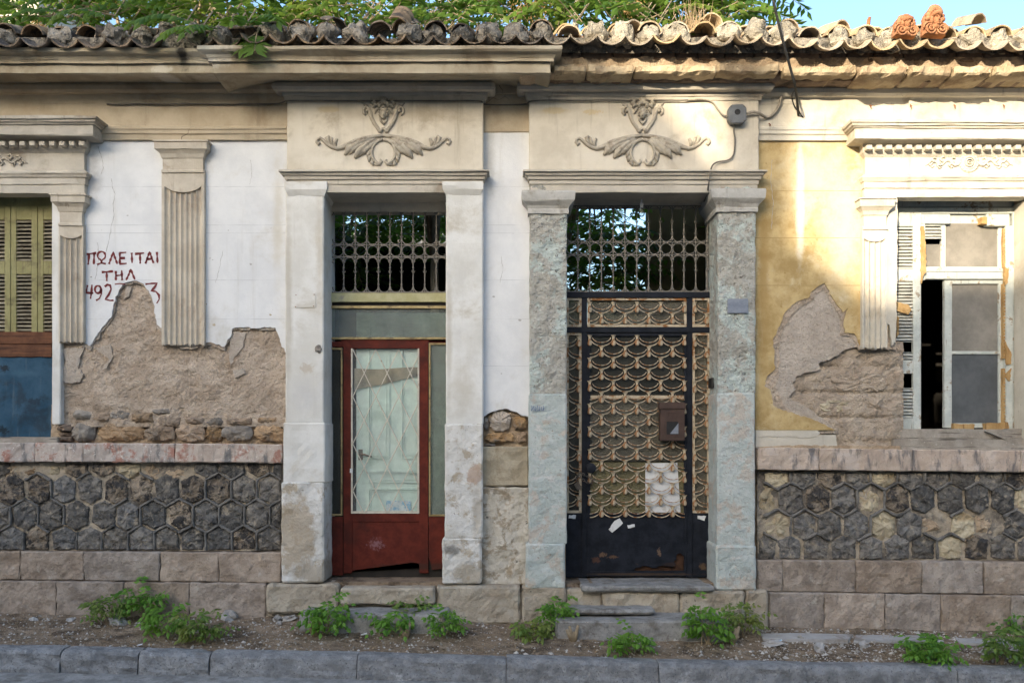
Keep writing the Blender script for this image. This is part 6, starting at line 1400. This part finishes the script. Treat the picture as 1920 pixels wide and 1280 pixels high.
for k, a in enumerate([(205, 1165, 85, 58, 'green weed clump farthest left against the plinth'), (265, 1160, 70, 66, 'taller weed second from the left against the plinth'), (310, 1190, 62, 50, 'small weed between the left plinth clump and the kerb-side bush'), (385, 1206, 96, 70, 'rounded weed bush near the kerb under the red writing'), (612, 1190, 75, 74, 'upright weed in front of the left end of the red door step'),
                       (735, 1188, 60, 45, 'low weed in front of the middle of the red door step'), (762, 1170, 55, 50, 'weed sprouting from a gnarled stump at the red door step'), (833, 1196, 62, 62, 'weed at the right end of the red door step'), (1034, 1180, 80, 76, 'weed leaning on the left end of the long gate step'), (1002, 1196, 30, 34, 'tiny weed just left of the long gate step'),
                       (1187, 1224, 52, 40, 'small bright weed alone in front of the long gate step'), (1326, 1208, 88, 86, 'largest weed at the right end of the long gate step'), (1392, 1192, 68, 68, 'feathery weed just right of the largest step weed'), (1752, 1256, 80, 44, 'low weed near the kerb under the right window'), (1730, 1228, 30, 30, 'small sprig behind the low weed under the right window'), (1872, 1262, 95, 84, 'big weed at the lower right corner by the kerb'), (1918, 1188, 44, 36, 'dark weed against the plinth at the right edge')]):
    weed(*a[:4], a[4], 700 + k, 1.25)
# gnarled stumps
for k, (u, v, lb) in enumerate([(762, 1190, 'gnarled weed stump before the red door step'), (1075, 1186, 'woody stub left of the long gate step'), (1372, 1200, 'woody root knot right of the long gate step'), (590, 1172, 'twisted woody root left of the red door step')]):
    y = -.55; x = X(u, y); z = gz(x, y); b = MB(); r = random.Random(k)
    for q in range(4):
        a = r.uniform(0, 6.28); b.tube([(x, y, z - .02), (x + .03 * math.cos(a), y - .02, z + .05), (x + .06 * math.cos(a), y - .03, z + r.uniform(.06, .16))], [.022, .02, .012], 7)
    tag(b.build('stump', M['root'], None, smooth='all'), lb, 'stump')

# ------------------------------------------------------------------ litter, gravel, straw
def chip(u, v, wpx, hpx, mat, label, seed, name='stone', y=None):
    r = random.Random(seed); y = -.4 if y is None else y
    for _ in range(6): x = X(u, y); y = max(-.92, min(-.13, D * ((gz(x, y) - CZ) / ((HZ - v) / S)) - D))
    x = X(u, y); k = kf(y); b = MB(); b.ell((0, 0, 0), (wpx * k / 2, wpx * k * .35, hpx * k / 2), 9, 6, .7, seed); o = b.build(name, M[mat]); o.location = (x, y, gz(x, y) + hpx * k * .22); o.rotation_euler = (r.uniform(-.2, .2), r.uniform(-.2, .2), r.uniform(0, 3))
    return tag(o, label, 'stone', 'loose stones on the pavement')
for k, a in enumerate([(222, 1167, 52, 14, 'paving', 'flat grey stone under the taller left weed'), (432, 1150, 42, 24, 'pebble', 'brownish wedge stone against the plinth end'), (520, 1150, 26, 12, 'pebble', 'grey stone left of the red door step'), (545, 1140, 30, 14, 'pebble', 'dark grey stone by the plinth corner'), (523, 1170, 12, 8, 'paving', 'pale round pebble left of the red door step'),
                       (1537, 1222, 28, 20, 'paving', 'pale broken chunk in the rubble under the right wing'), (1500, 1198, 14, 10, 'pebble', 'small chip beside the paving slabs'), (1620, 1212, 26, 12, 'paving', 'flat chip before the paving slab'), (1020, 1172, 20, 14, 'pebble', 'stone left of the long gate step'), (62, 1162, 18, 8, 'paving', 'white chip near the left plinth'), (133, 1162, 24, 6, 'paving', 'thin flat chip near the left plinth'), (1448, 1207, 40, 12, 'paving', 'grey flat piece by the base of the right pier')]):
    chip(*a[:6], 900 + k)
def slab(pts, label, seed):
    out = []
    for u, v in pts:
        y = -.3
        for _ in range(6): x = X(u, y); y = max(-.9, min(-.1, D * ((gz(x, y) - CZ) / ((HZ - v) / S)) - D))
        out.append(Vector((X(u, y), y, gz(X(u, y), y))))
    n = len(out); c = sum(out, Vector()) / n; b = MB(); z = max(p.z for p in out) * .5 + c.z * .5
    b.add([(p.x, p.y, p.z * .4 + z * .6 + .012) for p in out] + [(p.x, p.y, p.z - .04) for p in out], [tuple(range(n))] + [(i, i + n, (i + 1) % n + n, (i + 1) % n) for i in range(n)])
    tag(b.build('paving_slab', M['paving'], None, bevel=.004), label, 'paving slab', 'broken paving slabs')
slab([(1425, 1190), (1490, 1188), (1600, 1192), (1590, 1206), (1500, 1204), (1430, 1202)], 'long broken paving slab beside the right pier', 1)
slab([(1604, 1190), (1720, 1192), (1770, 1208), (1760, 1214), (1680, 1208), (1600, 1206)], 'broken paving slab under the right window', 2)
slab([(1790, 1196), (1905, 1202), (1915, 1214), (1800, 1208)], 'cracked paving slab farthest right', 3)
for k, (u, v, w_, h_, mt, lb) in enumerate([(682, 1196, 12, 3, 'paper', 'small white paper scrap in the dirt before the red door step'), (1463, 1207, 8, 4, 'bluepaper', 'tiny blue plastic scrap on the dirt beside the right pier'), (1124, 1186, 9, 4, 'paper', 'white scrap beside the long gate step'), (262, 1212, 10, 4, 'paper', 'white scrap near the kerb on the left')]):
    y = -.5
    for _ in range(6): x = X(u, y); y = max(-.9, min(-.13, D * ((gz(x, y) - CZ) / ((HZ - v) / S)) - D))
    x = X(u, y); k_ = kf(y); b = MB(); z = gz(x, y) + .012; a = w_ * k_ / 2
    b.add([(x - a, y - a * .6, z), (x + a, y - a * .5, z + .006), (x + a * .9, y + a * .7, z + .012), (x - a * .8, y + a * .6, z + .004)], [(0, 1, 2, 3)])
    tag(b.build('litter', M[mt]), lb, 'litter', 'litter on the pavement')
# uncountable grit and straw
r = random.Random(77); gv = MB(); st = MB()
def dens(u): return 1.5 if u > 1420 else 1. if 420 < u < 560 else .6
for _ in range(8000):
    u = r.uniform(-80, 2000)
    if r.random() > dens(u) / 1.5: continue
    y = r.uniform(-.95, -.12); x = X(u, y); s_ = abs(r.gauss(0, .007)) + .003; z = gz(x, y)
    a = r.uniform(0, 6.28); vs = [(x + s_ * math.cos(a + q * 1.57) * r.uniform(.7, 1.4), y + s_ * math.sin(a + q * 1.57) * r.uniform(.7, 1.4), z - .001) for q in range(4)] + [(x + r.uniform(-.3, .3) * s_, y, z + s_ * r.uniform(.5, 1.1))]
    gv.add(vs, [(0, 1, 4), (1, 2, 4), (2, 3, 4), (3, 0, 4)])
M['grit'] = leafmat('grit_chips', (.20, .175, .145), (.52, .49, .45), (.28, .245, .2), .0)
me = bpy.data.meshes.new('gravel'); me.from_pydata(gv.v, [], gv.f); o = obj('gravel', me, None, M['grit']); o['kind'] = 'stuff'; o['label'] = 'scattered grit and plaster crumbs on the dirt'; o['category'] = 'gravel'
for _ in range(4200):
    u = r.uniform(-80, 2000); y = r.uniform(-.93, -.12); x = X(u, y); z = gz(x, y) + .004; L = r.uniform(.03, .13); a = r.uniform(0, 3.14)
    if nz(x, y, 5, 1.6) < -.1 and r.random() < .8: continue
    d = Vector((math.cos(a), math.sin(a) * .7, r.uniform(-.05, .25))) * L; w_ = Vector((-math.sin(a), math.cos(a), 0)) * .0016; p = Vector((x, y, z)); m_ = p + d * .5 + Vector((r.uniform(-.01, .01), 0, .006))
    e = p + d; e.z = max(e.z, z)
    st.add([p - w_, p + w_, m_ + w_, m_ - w_, e], [(0, 1, 2, 3), (3, 2, 4)])
for _ in range(900):
    u = r.uniform(-80, 2000); y = r.choice((r.uniform(-.25, -.1), r.uniform(-.95, -.3), r.uniform(-.93, -.8))); x = X(u, y); z = gz(x, y) + .006; a = r.uniform(0, 6.28); L = r.uniform(.012, .03)
    d = Vector((math.cos(a), math.sin(a), r.uniform(-.2, .5))) * L; q = Vector((-math.sin(a), math.cos(a), r.uniform(-.3, .3))) * L * .4; p = Vector((x, y, z))
    st.add([p, p + d * .5 + q, p + d, p + d * .5 - q], [(0, 1, 2, 3)])
me = bpy.data.meshes.new('dry_straw'); me.from_pydata(st.v, [], st.f); o = obj('dry_straw', me, None, M['straw']); o['kind'] = 'stuff'; o['label'] = 'dry stalks and twigs strewn over the dirt'; o['category'] = 'straw'
